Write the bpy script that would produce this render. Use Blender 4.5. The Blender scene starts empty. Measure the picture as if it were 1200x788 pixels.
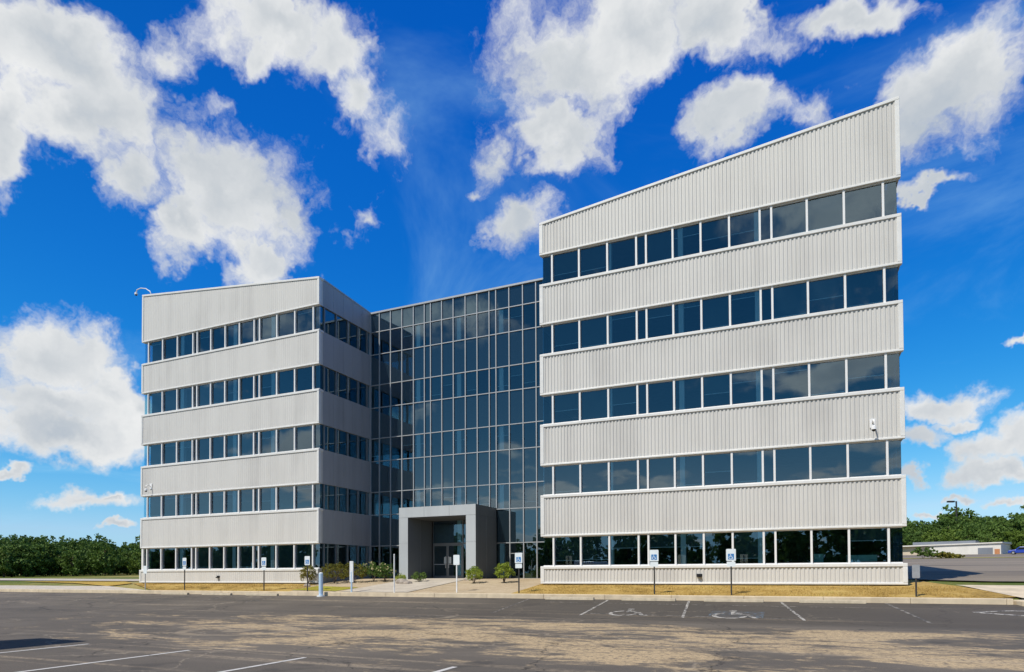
import bpy, bmesh, math, random
from mathutils import Vector, Matrix, noise as mnoise
R = math.radians
rnd = random.Random(7)
sc = bpy.context.scene
COL = sc.collection
E = 1.65                                  # camera height above the parking lot; heights below are metres above the lot

# ------------------------------------------------------------------ helpers
class MB:
    def __init__(s): s.v = []; s.f = []; s.m = []
    def quad(s, a, b, c, d, m=0):
        i = len(s.v); s.v += [a, b, c, d]; s.f.append((i, i+1, i+2, i+3)); s.m.append(m)
    def tri(s, a, b, c, m=0):
        i = len(s.v); s.v += [a, b, c]; s.f.append((i, i+1, i+2)); s.m.append(m)
    def hexa(s, p, m=0):                  # p: 4 bottom (ccw from above) + 4 top
        i = len(s.v); s.v += list(p)
        for q in ((3, 2, 1, 0), (4, 5, 6, 7), (0, 1, 5, 4), (1, 2, 6, 5), (2, 3, 7, 6), (3, 0, 4, 7)):
            s.f.append(tuple(i+k for k in q)); s.m.append(m)
    def box(s, x0, x1, y0, y1, z0, z1, m=0):
        s.hexa([(x0, y0, z0), (x1, y0, z0), (x1, y1, z0), (x0, y1, z0), (x0, y0, z1), (x1, y0, z1), (x1, y1, z1), (x0, y1, z1)], m)
    def tube(s, pts, rad, n=10, m=0, cap=True):
        rads = rad if isinstance(rad, (list, tuple)) else [rad]*len(pts)
        pts = [Vector(p) for p in pts]; base = len(s.v)
        for k, p in enumerate(pts):
            t = (pts[min(k+1, len(pts)-1)] - pts[max(k-1, 0)]).normalized()
            a = t.cross(Vector((0, 0, 1)))
            if a.length < 1e-3: a = Vector((1, 0, 0))
            a.normalize(); b = t.cross(a)
            for j in range(n):
                w = 2*math.pi*j/n
                s.v.append(tuple(p + rads[k]*(math.cos(w)*a + math.sin(w)*b)))
        for k in range(len(pts)-1):
            for j in range(n):
                j2 = (j+1) % n
                s.f.append((base+k*n+j, base+k*n+j2, base+(k+1)*n+j2, base+(k+1)*n+j)); s.m.append(m)
        if cap:
            s.f.append(tuple(base+j for j in range(n))[::-1]); s.m.append(m)
            s.f.append(tuple(base+(len(pts)-1)*n+j for j in range(n))); s.m.append(m)
    def ball(s, c, r, n=12, m=0, sz=(1, 1, 1), z_lo=-1.0):
        pts = []; k = n//2
        base = len(s.v)
        for a in range(k+1):
            th = -math.pi/2 + math.pi*a/k
            for j in range(n):
                ph = 2*math.pi*j/n
                s.v.append((c[0]+r*sz[0]*math.cos(th)*math.cos(ph), c[1]+r*sz[1]*math.cos(th)*math.sin(ph), c[2]+r*sz[2]*max(math.sin(th), z_lo)))
        for a in range(k):
            for j in range(n):
                j2 = (j+1) % n
                s.f.append((base+a*n+j, base+a*n+j2, base+(a+1)*n+j2, base+(a+1)*n+j)); s.m.append(m)
    def prism(s, poly, axis, t0, t1, m=0):   # extrude a 2D polygon; axis 'y': poly is (x,z); axis 'x': poly is (y,z); axis 'z': poly is (x,y)
        def P(a, t): return {'y': (a[0], t, a[1]), 'x': (t, a[0], a[1]), 'z': (a[0], a[1], t)}[axis]
        n = len(poly); i = len(s.v)
        s.v += [P(a, t0) for a in poly] + [P(a, t1) for a in poly]
        s.f.append(tuple(i+k for k in range(n))); s.m.append(m)
        s.f.append(tuple(i+n+k for k in range(n))[::-1]); s.m.append(m)
        for k in range(n):
            k2 = (k+1) % n; s.f.append((i+k2, i+k, i+n+k, i+n+k2)); s.m.append(m)
    def pane(s, name, m, parent):
        s.m = [0 if k % 6 == s.face else 1 for k in range(len(s.f))]
        return s.build(name, [M[m], M['clear']], parent)
    face = 2
    def mesh(s, name, mats, org=(0, 0, 0), smooth=False):
        me = bpy.data.meshes.new(name)
        me.from_pydata([(x-org[0], y-org[1], z-org[2]) for x, y, z in s.v], [], s.f)
        for m in (mats if isinstance(mats, (list, tuple)) else [mats]): me.materials.append(m)
        me.polygons.foreach_set('material_index', s.m)
        bm = bmesh.new(); bm.from_mesh(me); bmesh.ops.recalc_face_normals(bm, faces=bm.faces); bm.to_mesh(me); bm.free()
        if smooth:
            me.polygons.foreach_set('use_smooth', [True]*len(me.polygons))
        me.update(); return me
    def build(s, name, mats, parent=None, smooth=False, bevel=0):
        org = root_loc(parent) if parent else (0, 0, 0)
        o = bpy.data.objects.new(name, s.mesh(name, mats, org, smooth)); COL.objects.link(o)
        if parent: o.parent = parent
        if bevel:
            md = o.modifiers.new('edge', 'BEVEL'); md.width = bevel; md.segments = 2; md.limit_method = 'ANGLE'
        return o
def root_loc(o):
    while o.parent: o = o.parent
    return tuple(o.location)
def tag(o, label=None, cat=None, group=None, kind=None):
    for k, v in (('label', label), ('category', cat), ('group', group), ('kind', kind)):
        if v: o[k] = v
    return o
def empty(name, loc, label=None, cat=None, group=None):
    o = bpy.data.objects.new(name, None); COL.objects.link(o); o.location = loc; o.empty_display_size = .3
    return tag(o, label, cat, group)
def copy_tree(o, parent=None):
    c = o.copy(); COL.objects.link(c); c.parent = parent
    for ch in list(o.children): copy_tree(ch, c)
    return c

# ------------------------------------------------------------------ materials
def mat(name):
    m = bpy.data.materials.new(name); m.use_nodes = True
    nt = m.node_tree; nt.nodes.clear(); out = nt.nodes.new('ShaderNodeOutputMaterial')
    return m, nt, out
def N(nt, t, **kw):
    n = nt.nodes.new(t)
    for k, v in kw.items():
        if k.startswith('i_'):
            n.inputs[k[2:].replace('_', ' ')].default_value = v
        else: setattr(n, k, v)
    return n
def bsdf(nt, out, col=(.5, .5, .5), rough=.6, metal=0, spec=.5):
    b = nt.nodes.new('ShaderNodeBsdfPrincipled')
    b.inputs['Base Color'].default_value = (*col, 1); b.inputs['Roughness'].default_value = rough
    b.inputs['Metallic'].default_value = metal; b.inputs['Specular IOR Level'].default_value = spec
    nt.links.new(b.outputs[0], out.inputs[0]); return b
def ramp(nt, fac, stops):
    r = nt.nodes.new('ShaderNodeValToRGB'); nt.links.new(fac, r.inputs[0]); el = r.color_ramp.elements
    while len(el) < len(stops): el.new(.5)
    for e, (p, c) in zip(el, stops): e.position = p; e.color = (*c, 1) if len(c) == 3 else c
    return r
def noise_tex(nt, vec, scale, detail=4, rough=.55, dist=0):
    n = nt.nodes.new('ShaderNodeTexNoise'); n.inputs['Scale'].default_value = scale
    n.inputs['Detail'].default_value = detail; n.inputs['Roughness'].default_value = rough; n.inputs['Distortion'].default_value = dist
    if vec: nt.links.new(vec, n.inputs['Vector'])
    return n
def wpos(nt, scale=(1, 1, 1), rot=0):
    g = nt.nodes.new('ShaderNodeNewGeometry'); mp = nt.nodes.new('ShaderNodeMapping')
    nt.links.new(g.outputs['Position'], mp.inputs['Vector']); mp.inputs['Scale'].default_value = scale; mp.inputs['Rotation'].default_value = (0, 0, rot)
    return mp.outputs[0]
def mix(nt, fac, a, b, blend='MIX'):
    m = nt.nodes.new('ShaderNodeMix'); m.data_type = 'RGBA'; m.blend_type = blend
    for k, v in ((0, fac), (6, a), (7, b)):
        if isinstance(v, (int, float)): m.inputs[k].default_value = v
        elif isinstance(v, tuple): m.inputs[k].default_value = (*v, 1)
        else: nt.links.new(v, m.inputs[k])
    return m.outputs[2]
def math_(nt, op, a, b=None, c=None, clamp=False):
    m = nt.nodes.new('ShaderNodeMath'); m.operation = op; m.use_clamp = clamp
    for k, v in enumerate((a, b, c)):
        if v is None: continue
        if isinstance(v, (int, float)): m.inputs[k].default_value = v
        else: nt.links.new(v, m.inputs[k])
    return m.outputs[0]
def sstep(nt, x, lo, hi):
    m = nt.nodes.new('ShaderNodeMapRange'); m.interpolation_type = 'SMOOTHSTEP'
    nt.links.new(x, m.inputs[0]); m.inputs[1].default_value = lo; m.inputs[2].default_value = hi
    return m.outputs[0]
def bump(nt, b, h, strength=.3, dist=.02):
    n = nt.nodes.new('ShaderNodeBump'); n.inputs['Strength'].default_value = strength; n.inputs['Distance'].default_value = dist
    nt.links.new(h, n.inputs['Height']); nt.links.new(n.outputs[0], b.inputs['Normal'])
def simple(name, col, rough=.6, metal=0, spec=.5, var=.12, scale=3.0):
    m, nt, out = mat(name); b = bsdf(nt, out, col, rough, metal, spec)
    if var:
        n = noise_tex(nt, wpos(nt), scale, 5, .6)
        d = tuple(c*(1-var) for c in col); l = tuple(min(1, c*(1+var)) for c in col)
        r = ramp(nt, n.outputs[0], [(.3, d), (.7, l)]); nt.links.new(r.outputs[0], b.inputs['Base Color'])
    return m
def panel_mat(name, col, grime):
    m, nt, out = mat(name); b = bsdf(nt, out, col, .45, 0, .4)
    v = noise_tex(nt, wpos(nt, (1.1, 1.1, .06)), 1.0, 5, .65)          # streaks running down
    w = noise_tex(nt, wpos(nt), .35, 3, .5)
    f = math_(nt, 'ADD', math_(nt, 'MULTIPLY', v.outputs[0], .65), math_(nt, 'MULTIPLY', w.outputs[0], .35))
    r = ramp(nt, f, [(.32, grime), (.5, col), (.72, tuple(min(1, c*1.06) for c in col))])
    nt.links.new(r.outputs[0], b.inputs['Base Color']); return m
M = {}
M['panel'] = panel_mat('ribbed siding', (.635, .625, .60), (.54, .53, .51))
M['panel_shaded'] = panel_mat('shade toned flat siding', (.365, .38, .405), (.30, .312, .332))  # white siding toned down and bluish, carrying the side wall's shade in its colour
M['trim'] = simple('white trim', (.75, .75, .735), .4, var=.05)
M['mullion'] = simple('white mullion', (.80, .80, .80), .4, var=.04)
M['alum_dark'] = simple('grey mullion', (.24, .25, .26), .4, .2, var=.06)
M['alum'] = simple('silver mullion', (.46, .48, .50), .35, .25, var=.06)
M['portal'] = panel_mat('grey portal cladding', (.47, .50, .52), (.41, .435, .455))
M['portal_shaded'] = panel_mat('shade toned portal cladding', (.135, .148, .158), (.11, .12, .13))  # portal cladding again, its shade put into a darker colour
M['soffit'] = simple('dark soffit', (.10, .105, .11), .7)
M['interior'] = simple('office interior', (.06, .06, .065), .9, var=.25, scale=.6)
M['ceiling'] = simple('office ceiling', (.12, .125, .125), .9, var=.15)
M['column'] = simple('painted column', (.90, .92, .92), .6, var=.04)
M['shade'] = simple('roller shade fabric', (.055, .075, .08), .85, var=.12, scale=1)
M['hem'] = simple('shade hem bar', (.75, .78, .78), .4, var=0)
M['frame_dark'] = simple('dark bronze frame', (.035, .037, .04), .4, .2, var=.1)
M['roofing'] = simple('roof membrane', (.33, .32, .30), .8)
def glass_mat(name, tint, base, refl):
    m, nt, out = mat(name)
    t = N(nt, 'ShaderNodeBsdfTransparent'); t.inputs[0].default_value = (*tint, 1)
    g = N(nt, 'ShaderNodeBsdfGlossy'); g.inputs['Color'].default_value = (*refl, 1); g.inputs['Roughness'].default_value = .0
    # rolled glass is never quite flat
    n = noise_tex(nt, wpos(nt), .55, 2, .4)
    bp = N(nt, 'ShaderNodeBump'); bp.inputs['Strength'].default_value = .10; bp.inputs['Distance'].default_value = .05
    nt.links.new(n.outputs[0], bp.inputs['Height']); nt.links.new(bp.outputs[0], g.inputs['Normal'])
    lw = N(nt, 'ShaderNodeFresnel'); lw.inputs['IOR'].default_value = 1.5
    f = math_(nt, 'ADD', math_(nt, 'MULTIPLY', lw.outputs[0], .8), base, clamp=True)
    mx = N(nt, 'ShaderNodeMixShader'); nt.links.new(f, mx.inputs[0]); nt.links.new(t.outputs[0], mx.inputs[1]); nt.links.new(g.outputs[0], mx.inputs[2])
    nt.links.new(mx.outputs[0], out.inputs[0]); return m
M['glass'] = glass_mat('blue tinted window glass', (.60, .90, 1.0), .19, (.66, .86, .98))
def clear_mat():
    m, nt, out = mat('clear glass edge'); t = N(nt, 'ShaderNodeBsdfTransparent'); nt.links.new(t.outputs[0], out.inputs[0]); return m
M['clear'] = clear_mat()
def spandrel_mat():
    m, nt, out = mat('blue spandrel glass')
    d = N(nt, 'ShaderNodeBsdfDiffuse'); d.inputs[0].default_value = (.012, .022, .03, 1)
    g = N(nt, 'ShaderNodeBsdfGlossy'); g.inputs['Color'].default_value = (.62, .86, 1, 1); g.inputs['Roughness'].default_value = .0
    n = noise_tex(nt, wpos(nt), .55, 2, .4)
    bp = N(nt, 'ShaderNodeBump'); bp.inputs['Strength'].default_value = .10; bp.inputs['Distance'].default_value = .05
    nt.links.new(n.outputs[0], bp.inputs['Height']); nt.links.new(bp.outputs[0], g.inputs['Normal'])
    lw = N(nt, 'ShaderNodeFresnel'); lw.inputs['IOR'].default_value = 1.5
    f = math_(nt, 'ADD', math_(nt, 'MULTIPLY', lw.outputs[0], .8), .165, clamp=True)
    mx = N(nt, 'ShaderNodeMixShader'); nt.links.new(f, mx.inputs[0]); nt.links.new(d.outputs[0], mx.inputs[1]); nt.links.new(g.outputs[0], mx.inputs[2])
    nt.links.new(mx.outputs[0], out.inputs[0]); return m
M['spandrel'] = spandrel_mat()
M['concrete'] = simple('tan concrete', (.64, .535, .385), .85, var=.18, scale=1.6)
M['walk'] = simple('pale concrete', (.52, .46, .375), .85, var=.15, scale=1.2)
M['stop'] = simple('wheel stop concrete', (.50, .43, .32), .85, var=.2, scale=4)
M['post_dark'] = simple('dark steel post', (.045, .045, .045), .6, .3, var=.2)
M['post_white'] = simple('white painted post', (.78, .79, .80), .5, var=.1, scale=6)
M['post_grey'] = simple('galvanised post', (.42, .43, .44), .5, .4, var=.1, scale=6)
M['sign_white'] = simple('white sign face', (.80, .86, .88), .35, var=.04)
M['sign_blue'] = simple('blue sign symbol', (.04, .21, .52), .35, var=0)
M['sign_green'] = simple('green sign border', (.05, .22, .16), .4, var=0)
M['bollard'] = simple('pale blue bollard paint', (.50, .66, .82), .45, var=.08, scale=5)
M['bollard_white'] = simple('white bollard paint', (.80, .83, .85), .45, var=.05, scale=5)
M['camera_white'] = simple('white camera housing', (.82, .82, .82), .3, var=.03)
M['black'] = simple('black plastic', (.012, .012, .014), .4, var=0)
M['bark'] = simple('tree bark', (.12, .085, .06), .9, var=.3, scale=8)
M['rock'] = simple('landscape rock', (.36, .31, .26), .9, var=.3, scale=6)
M['file_green'] = simple('pale green cabinet', (.42, .62, .50), .6, var=.05)
M['far_tan'] = simple('tan block wall', (.62, .52, .42), .8, var=.1, scale=.4)
M['far_white'] = simple('white metal wall', (.72, .70, .66), .6, var=.08, scale=.4)
M['far_roof'] = simple('grey metal roof', (.20, .22, .26), .5, var=.1, scale=.4)
M['car_blue'] = simple('blue car paint', (.03, .07, .42), .25, var=0)
M['car_white'] = simple('white car paint', (.78, .79, .80), .25, var=0)
M['rubber'] = simple('tyre rubber', (.02, .02, .02), .8, var=0)
M['carglass'] = simple('dark car glass', (.015, .02, .025), .05, var=0, spec=.8)
M['lamp_red'] = simple('red tail lamp', (.35, .01, .01), .2, var=0)

def leaf_mat(name, a, b, c):
    m, nt, out = mat(name)
    p = bsdf(nt, out, a, .6, 0, .25)
    n1 = noise_tex(nt, wpos(nt), .28, 3, .6); n2 = noise_tex(nt, wpos(nt), 2.6, 2, .6)
    f = math_(nt, 'ADD', math_(nt, 'MULTIPLY', n1.outputs[0], .6), math_(nt, 'MULTIPLY', n2.outputs[0], .4))
    r = ramp(nt, f, [(.34, a), (.5, b), (.68, c)]); nt.links.new(r.outputs[0], p.inputs['Base Color'])
    t = N(nt, 'ShaderNodeBsdfTranslucent'); nt.links.new(r.outputs[0], t.inputs[0])
    mx = N(nt, 'ShaderNodeMixShader'); mx.inputs[0].default_value = .25
    nt.links.new(p.outputs[0], mx.inputs[1]); nt.links.new(t.outputs[0], mx.inputs[2]); nt.links.new(mx.outputs[0], out.inputs[0])
    return m
M['leaf_dark'] = leaf_mat('dark green leaves', (.052, .105, .022), (.092, .165, .032), (.145, .22, .05))
M['leaf_mid'] = leaf_mat('mid green leaves', (.06, .115, .022), (.10, .175, .032), (.16, .23, .05))
M['leaf_bright'] = leaf_mat('yellow green leaves', (.07, .12, .015), (.12, .19, .025), (.19, .26, .05))
M['leaf_shrub'] = leaf_mat('bright shrub leaves', (.15, .22, .025), (.28, .36, .045), (.42, .46, .09))
M['leaf_olive'] = leaf_mat('olive shrub leaves', (.09, .105, .018), (.19, .18, .03), (.36, .31, .06))
M['flower'] = simple('pale yellow blooms', (.65, .60, .30), .7, var=.1)

# ------------------------------------------------------------------ terrain height (metres above the lot plane)
YF, YC = 32.883, 38.49
def lerp(a, b, t): return a+(b-a)*max(0., min(1., t))
def smooth(t): t = max(0., min(1., t)); return t*t*(3-2*t)
def H(x, y):
    if y <= 22.5: z = -1.65
    elif y <= 28.605: z = lerp(-1.65, -1.2, (y-22.5)/6.1)
    elif y <= 32.9: z = lerp(-1.005, -.62, (y-28.9)/4.0)
    else: z = -.62
    if y > 32.9:
        t = min(y, 250)-32.9
        zr = -.62+.0325*t; zl = -.62+.0165*t
        zc = lerp(-.62, -.33, (y-32.9)/3.0) if y < 46 else -.33
        k = smooth((x-3.0)/6.0); kl = smooth((-x-44.0)/10.0); 
        kb = smooth((y-48)/20.)                       # behind the building the middle blends from left to right
        zm = lerp(zl, zr, smooth((x+45)/50.))
        zc = lerp(zc, zm, kb)
        z = zc*(1-k)*(1-kl)+zr*k+zl*kl
    return z+E
def patch(name, poly, m, off, step=.5, kind='structure', thick=0, label=None):
    xs = [p[0] for p in poly]; ys = [p[1] for p in poly]
    bm = bmesh.new()
    def lines(a, b, brk=()):
        n = max(1, int(math.ceil((b-a)/step))); L = [a+(b-a)*i/n for i in range(n+1)] + [q for q in brk if a < q < b]
        return sorted(set(round(v, 4) for v in L))
    gx = lines(min(xs), max(xs)); gy = lines(min(ys), max(ys), (22.5, 28.6, 28.9, 32.9, 35.9))
    vv = [[bm.verts.new((x, y, 0)) for x in gx] for y in gy]
    for j in range(len(gy)-1):
        for i in range(len(gx)-1): bm.faces.new((vv[j][i], vv[j][i+1], vv[j+1][i+1], vv[j+1][i]))
    n = len(poly)
    for k in range(n):
        a = Vector((*poly[k], 0)); b = Vector((*poly[(k+1) % n], 0)); d = b-a
        no = Vector((d.y, -d.x, 0))
        bmesh.ops.bisect_plane(bm, geom=bm.verts[:]+bm.edges[:]+bm.faces[:], plane_co=a, plane_no=no, clear_outer=True)
    for v in bm.verts: v.co.z = H(v.co.x, v.co.y)+off
    if thick:
        g = bmesh.ops.extrude_face_region(bm, geom=bm.faces[:])
        for v in [q for q in g['geom'] if isinstance(q, bmesh.types.BMVert)]: v.co.z -= thick
        bmesh.ops.recalc_face_normals(bm, faces=bm.faces)
    me = bpy.data.meshes.new(name); bm.to_mesh(me); bm.free(); me.materials.append(m)
    o = bpy.data.objects.new(name, me); COL.objects.link(o)
    if kind: o['kind'] = kind
    if label: o['label'] = label
    return o

# ground materials
def ground_mat():
    m, nt, out = mat('meadow ground'); b = bsdf(nt, out, (.1, .1, .05), .95, 0, .1)
    n = noise_tex(nt, wpos(nt), .05, 5, .6); n2 = noise_tex(nt, wpos(nt), 1.5, 4, .6)
    f = math_(nt, 'ADD', math_(nt, 'MULTIPLY', n.outputs[0], .7), math_(nt, 'MULTIPLY', n2.outputs[0], .3))
    r = ramp(nt, f, [(.38, (.06, .11, .02)), (.5, (.14, .16, .035)), (.62, (.36, .29, .11))])
    nt.links.new(r.outputs[0], b.inputs['Base Color']); return m
def lawn_mat(name, stops):
    m, nt, out = mat(name); b = bsdf(nt, out, (.3, .2, .07), .95, 0, .1)
    n = noise_tex(nt, wpos(nt), .55, 5, .65); n2 = noise_tex(nt, wpos(nt), 9, 4, .7)
    f = math_(nt, 'ADD', math_(nt, 'MULTIPLY', n.outputs[0], .55), math_(nt, 'MULTIPLY', n2.outputs[0], .45))
    r = ramp(nt, f, stops); nt.links.new(r.outputs[0], b.inputs['Base Color']); bump(nt, b, n2.outputs[0], .8, .05); return m
def asphalt_mat(name, dirt=True):
    m, nt, out = mat(name); b = bsdf(nt, out, (.05, .05, .05), .9, 0, .25)
    big = noise_tex(nt, wpos(nt, (.5, 1, 1)), .22, 5, .6)
    r0 = ramp(nt, big.outputs[0], [(.3, (.082, .072, .062)), (.5, (.132, .113, .092)), (.7, (.205, .174, .138))])
    fine = noise_tex(nt, wpos(nt), 42, 3, .7)
    c = mix(nt, .30, r0.outputs[0], ramp(nt, fine.outputs[0], [(.35, (.035, .032, .028)), (.55, (.13, .115, .095)), (.72, (.36, .30, .23))]).outputs[0])
    if dirt:
        g = N(nt, 'ShaderNodeNewGeometry'); sp = N(nt, 'ShaderNodeSeparateXYZ'); nt.links.new(g.outputs['Position'], sp.inputs[0])
        # gravelly sand washed across the drive lane, in streaks along it
        st = noise_tex(nt, wpos(nt, (.26, .62, 1), R(-8)), 1.0, 8, .68, .9)
        lane = math_(nt, 'MULTIPLY', sstep(nt, sp.outputs[1], 7.5, 13.0), math_(nt, 'SUBTRACT', 1.0, sstep(nt, sp.outputs[1], 19.5, 23.0)))
        lx = math_(nt, 'MULTIPLY', sstep(nt, sp.outputs[0], -31, -13), math_(nt, 'SUBTRACT', 1.0, sstep(nt, sp.outputs[0], 0, 16)))
        amt = math_(nt, 'MULTIPLY', lane, math_(nt, 'ADD', math_(nt, 'MULTIPLY', lx, .85), .15))
        st2 = noise_tex(nt, wpos(nt, (.75, 1.5, 1), R(5)), 1.0, 8, .74, 1.8)
        th = math_(nt, 'ADD', math_(nt, 'ADD', math_(nt, 'MULTIPLY', st.outputs[0], .5), math_(nt, 'MULTIPLY', st2.outputs[0], .5)), math_(nt, 'MULTIPLY', math_(nt, 'SUBTRACT', amt, 1.0), .20))
        cl = noise_tex(nt, wpos(nt, (.6, 1, 1)), .42, 5, .6, .6)
        th = math_(nt, 'ADD', th, math_(nt, 'MULTIPLY', math_(nt, 'SUBTRACT', cl.outputs[0], .52), .55))
        a1 = sstep(nt, th, .42, .54)
        gr = noise_tex(nt, wpos(nt), 8, 5, .78)
        a1 = math_(nt, 'MULTIPLY', a1, sstep(nt, gr.outputs[0], .36, .52))
        sand = ramp(nt, noise_tex(nt, wpos(nt), 30, 3, .7).outputs[0], [(.3, (.36, .26, .145)), (.7, (.78, .59, .345))])
        c = mix(nt, math_(nt, 'MULTIPLY', a1, .82), c, sand.outputs[0])
        # thin tracks of grit
        tr = noise_tex(nt, wpos(nt, (.05, 1.3, 1), R(4)), 1.0, 6, .6, .3)
        a2 = math_(nt, 'MULTIPLY', sstep(nt, tr.outputs[0], .56, .68), sstep(nt, gr.outputs[0], .36, .6))
        c = mix(nt, math_(nt, 'MULTIPLY', a2, .6), c, (.44, .35, .24))
        # filled and open cracks
        dn = noise_tex(nt, wpos(nt), .9, 4, .6)
        av = N(nt, 'ShaderNodeVectorMath', operation='MULTIPLY_ADD'); nt.links.new(dn.outputs['Color'], av.inputs[0]); av.inputs[1].default_value = (1.8, 1.8, 0); nt.links.new(g.outputs['Position'], av.inputs[2])
        vo = N(nt, 'ShaderNodeTexVoronoi', feature='DISTANCE_TO_EDGE'); vo.inputs['Scale'].default_value = .27; nt.links.new(av.outputs[0], vo.inputs['Vector'])
        crk = math_(nt, 'SUBTRACT', 1.0, sstep(nt, vo.outputs['Distance'], .002, .011))
        pm = noise_tex(nt, wpos(nt), .16, 2, .5)
        crk = math_(nt, 'MULTIPLY', crk, sstep(nt, pm.outputs[0], .47, .55))
        c = mix(nt, math_(nt, 'MULTIPLY', crk, .55), c, (.36, .30, .22))
        vo2 = N(nt, 'ShaderNodeTexVoronoi', feature='DISTANCE_TO_EDGE'); vo2.inputs['Scale'].default_value = .16; nt.links.new(av.outputs[0], vo2.inputs['Vector'])
        crk2 = math_(nt, 'SUBTRACT', 1.0, sstep(nt, vo2.outputs['Distance'], .001, .005))
        c = mix(nt, math_(nt, 'MULTIPLY', crk2, .6), c, (.014, .013, .013))
        # silt ring dried around a low spot
        vd = N(nt, 'ShaderNodeVectorMath', operation='DISTANCE'); wn = noise_tex(nt, wpos(nt), 1.1, 3, .5)
        wv = N(nt, 'ShaderNodeVectorMath', operation='MULTIPLY_ADD'); nt.links.new(wn.outputs['Color'], wv.inputs[0]); wv.inputs[1].default_value = (.8, .8, 0); nt.links.new(g.outputs['Position'], wv.inputs[2])
        nt.links.new(wv.outputs[0], vd.inputs[0]); vd.inputs[1].default_value = (-14.7, 14.6, E-1.65)
        dd = vd.outputs['Value']
        sn = math_(nt, 'SINE', math_(nt, 'MULTIPLY', dd, 5.2))
        rg = math_(nt, 'MULTIPLY', sstep(nt, sn, .2, .95), math_(nt, 'SUBTRACT', 1.0, sstep(nt, dd, 1.6, 2.3)))
        c = mix(nt, math_(nt, 'MULTIPLY', rg, .5), c, (.36, .29, .20))
        # oil drips in the stalls
        oi = noise_tex(nt, wpos(nt), .8, 3, .5)
        c = mix(nt, math_(nt, 'MULTIPLY', sstep(nt, oi.outputs[0], .60, .70), .4), c, (.04, .038, .037))
        # newer sealed surface on the stalls in front of the nearer wing
        sx = sstep(nt, sp.outputs[0], -16, -11); sy = sstep(nt, math_(nt, 'ADD', sp.outputs[1], math_(nt, 'MULTIPLY', big.outputs[0], 3.0)), 22.8, 24.2)
        c = mix(nt, math_(nt, 'MULTIPLY', math_(nt, 'MULTIPLY', sx, sy), .6), c, (.066, .058, .050))
    else:
        lf = noise_tex(nt, wpos(nt, (.02, .35, 1)), 1.0, 4, .6)
        c = mix(nt, math_(nt, 'MULTIPLY', sstep(nt, lf.outputs[0], .32, .56), .8), c, (.30, .25, .19))
    nt.links.new(c, b.inputs['Base Color']); bump(nt, b, fine.outputs[0], .35, .012); return m
def paint_mat(name, col, wear):
    m, nt, out = mat(name); b = bsdf(nt, out, col, .8, 0, .2)
    n = noise_tex(nt, wpos(nt), 5, 6, .72); f = sstep(nt, n.outputs[0], wear-.09, wear+.09)
    c = mix(nt, f, (.085, .08, .076), col); nt.links.new(c, b.inputs['Base Color']); return m
M['ground'] = ground_mat()
M['lawn'] = lawn_mat('dry lawn', [(.32, (.13, .085, .025)), (.45, (.38, .245, .07)), (.57, (.53, .37, .125)), (.70, (.28, .25, .05))])
M['lawn_left'] = lawn_mat('yellow grass', [(.32, (.30, .18, .05)), (.5, (.50, .34, .08)), (.68, (.42, .36, .06))])
M['lawn_green'] = lawn_mat('greening grass', [(.32, (.22, .17, .04)), (.5, (.36, .33, .05)), (.68, (.28, .36, .05))])
M['dirt'] = lawn_mat('bare tan soil', [(.3, (.34, .25, .15)), (.5, (.50, .40, .27)), (.7, (.60, .50, .36))])
M['asphalt'] = asphalt_mat('parking lot asphalt')
M['asphalt_far'] = asphalt_mat('side lot asphalt', False)
M['paint'] = paint_mat('worn white paint', (.50, .475, .43), .505)
M['paint_near'] = paint_mat('white stall paint', (.60, .58, .54), .36)
M['paint_faint'] = paint_mat('faded white paint', (.40, .37, .32), .55)
M['paint_blue'] = paint_mat('faded blue paint', (.16, .27, .37), .62)
M['blade'] = lawn_mat('grass blades', [(.3, (.22, .14, .04)), (.5, (.50, .345, .11)), (.7, (.34, .29, .07))])

# ------------------------------------------------------------------ ground sheet
def axis(segs):
    out = []
    for a, b, st in segs:
        n = max(1, round((b-a)/st)); out += [a+(b-a)*i/n for i in range(n)]
    return out+[segs[-1][1]]
gx = axis([(-900, -200, 50), (-200, -70, 5), (-70, -44, 1), (-44, 3, 2), (3, 25, 1), (25, 200, 5), (200, 900, 50)])
gy = axis([(-500, -100, 40), (-100, 22.5, 7), (22.5, 28.6, 1.22), (28.6, 28.9, .15), (28.9, 32.9, .5), (32.9, 50, .75), (50, 260, 5), (260, 1200, 60)])
mb = MB()
def sink(x, y):
    z = H(x, y)-.05
    if y < 28.95: z -= .22
    return z
mb.v = [(x, y, sink(x, y)) for y in gy for x in gx]
nx = len(gx)
for j in range(len(gy)-1):
    for i in range(nx-1): mb.f.append((j*nx+i, j*nx+i+1, (j+1)*nx+i+1, (j+1)*nx+i)); mb.m.append(0)
tag(mb.build('ground', M['ground']), kind='structure')

patch('parking_lot', [(-110, -45), (46, -45), (46, 28.6), (-110, 28.6)], M['asphalt'], 0, 2.0)
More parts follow.
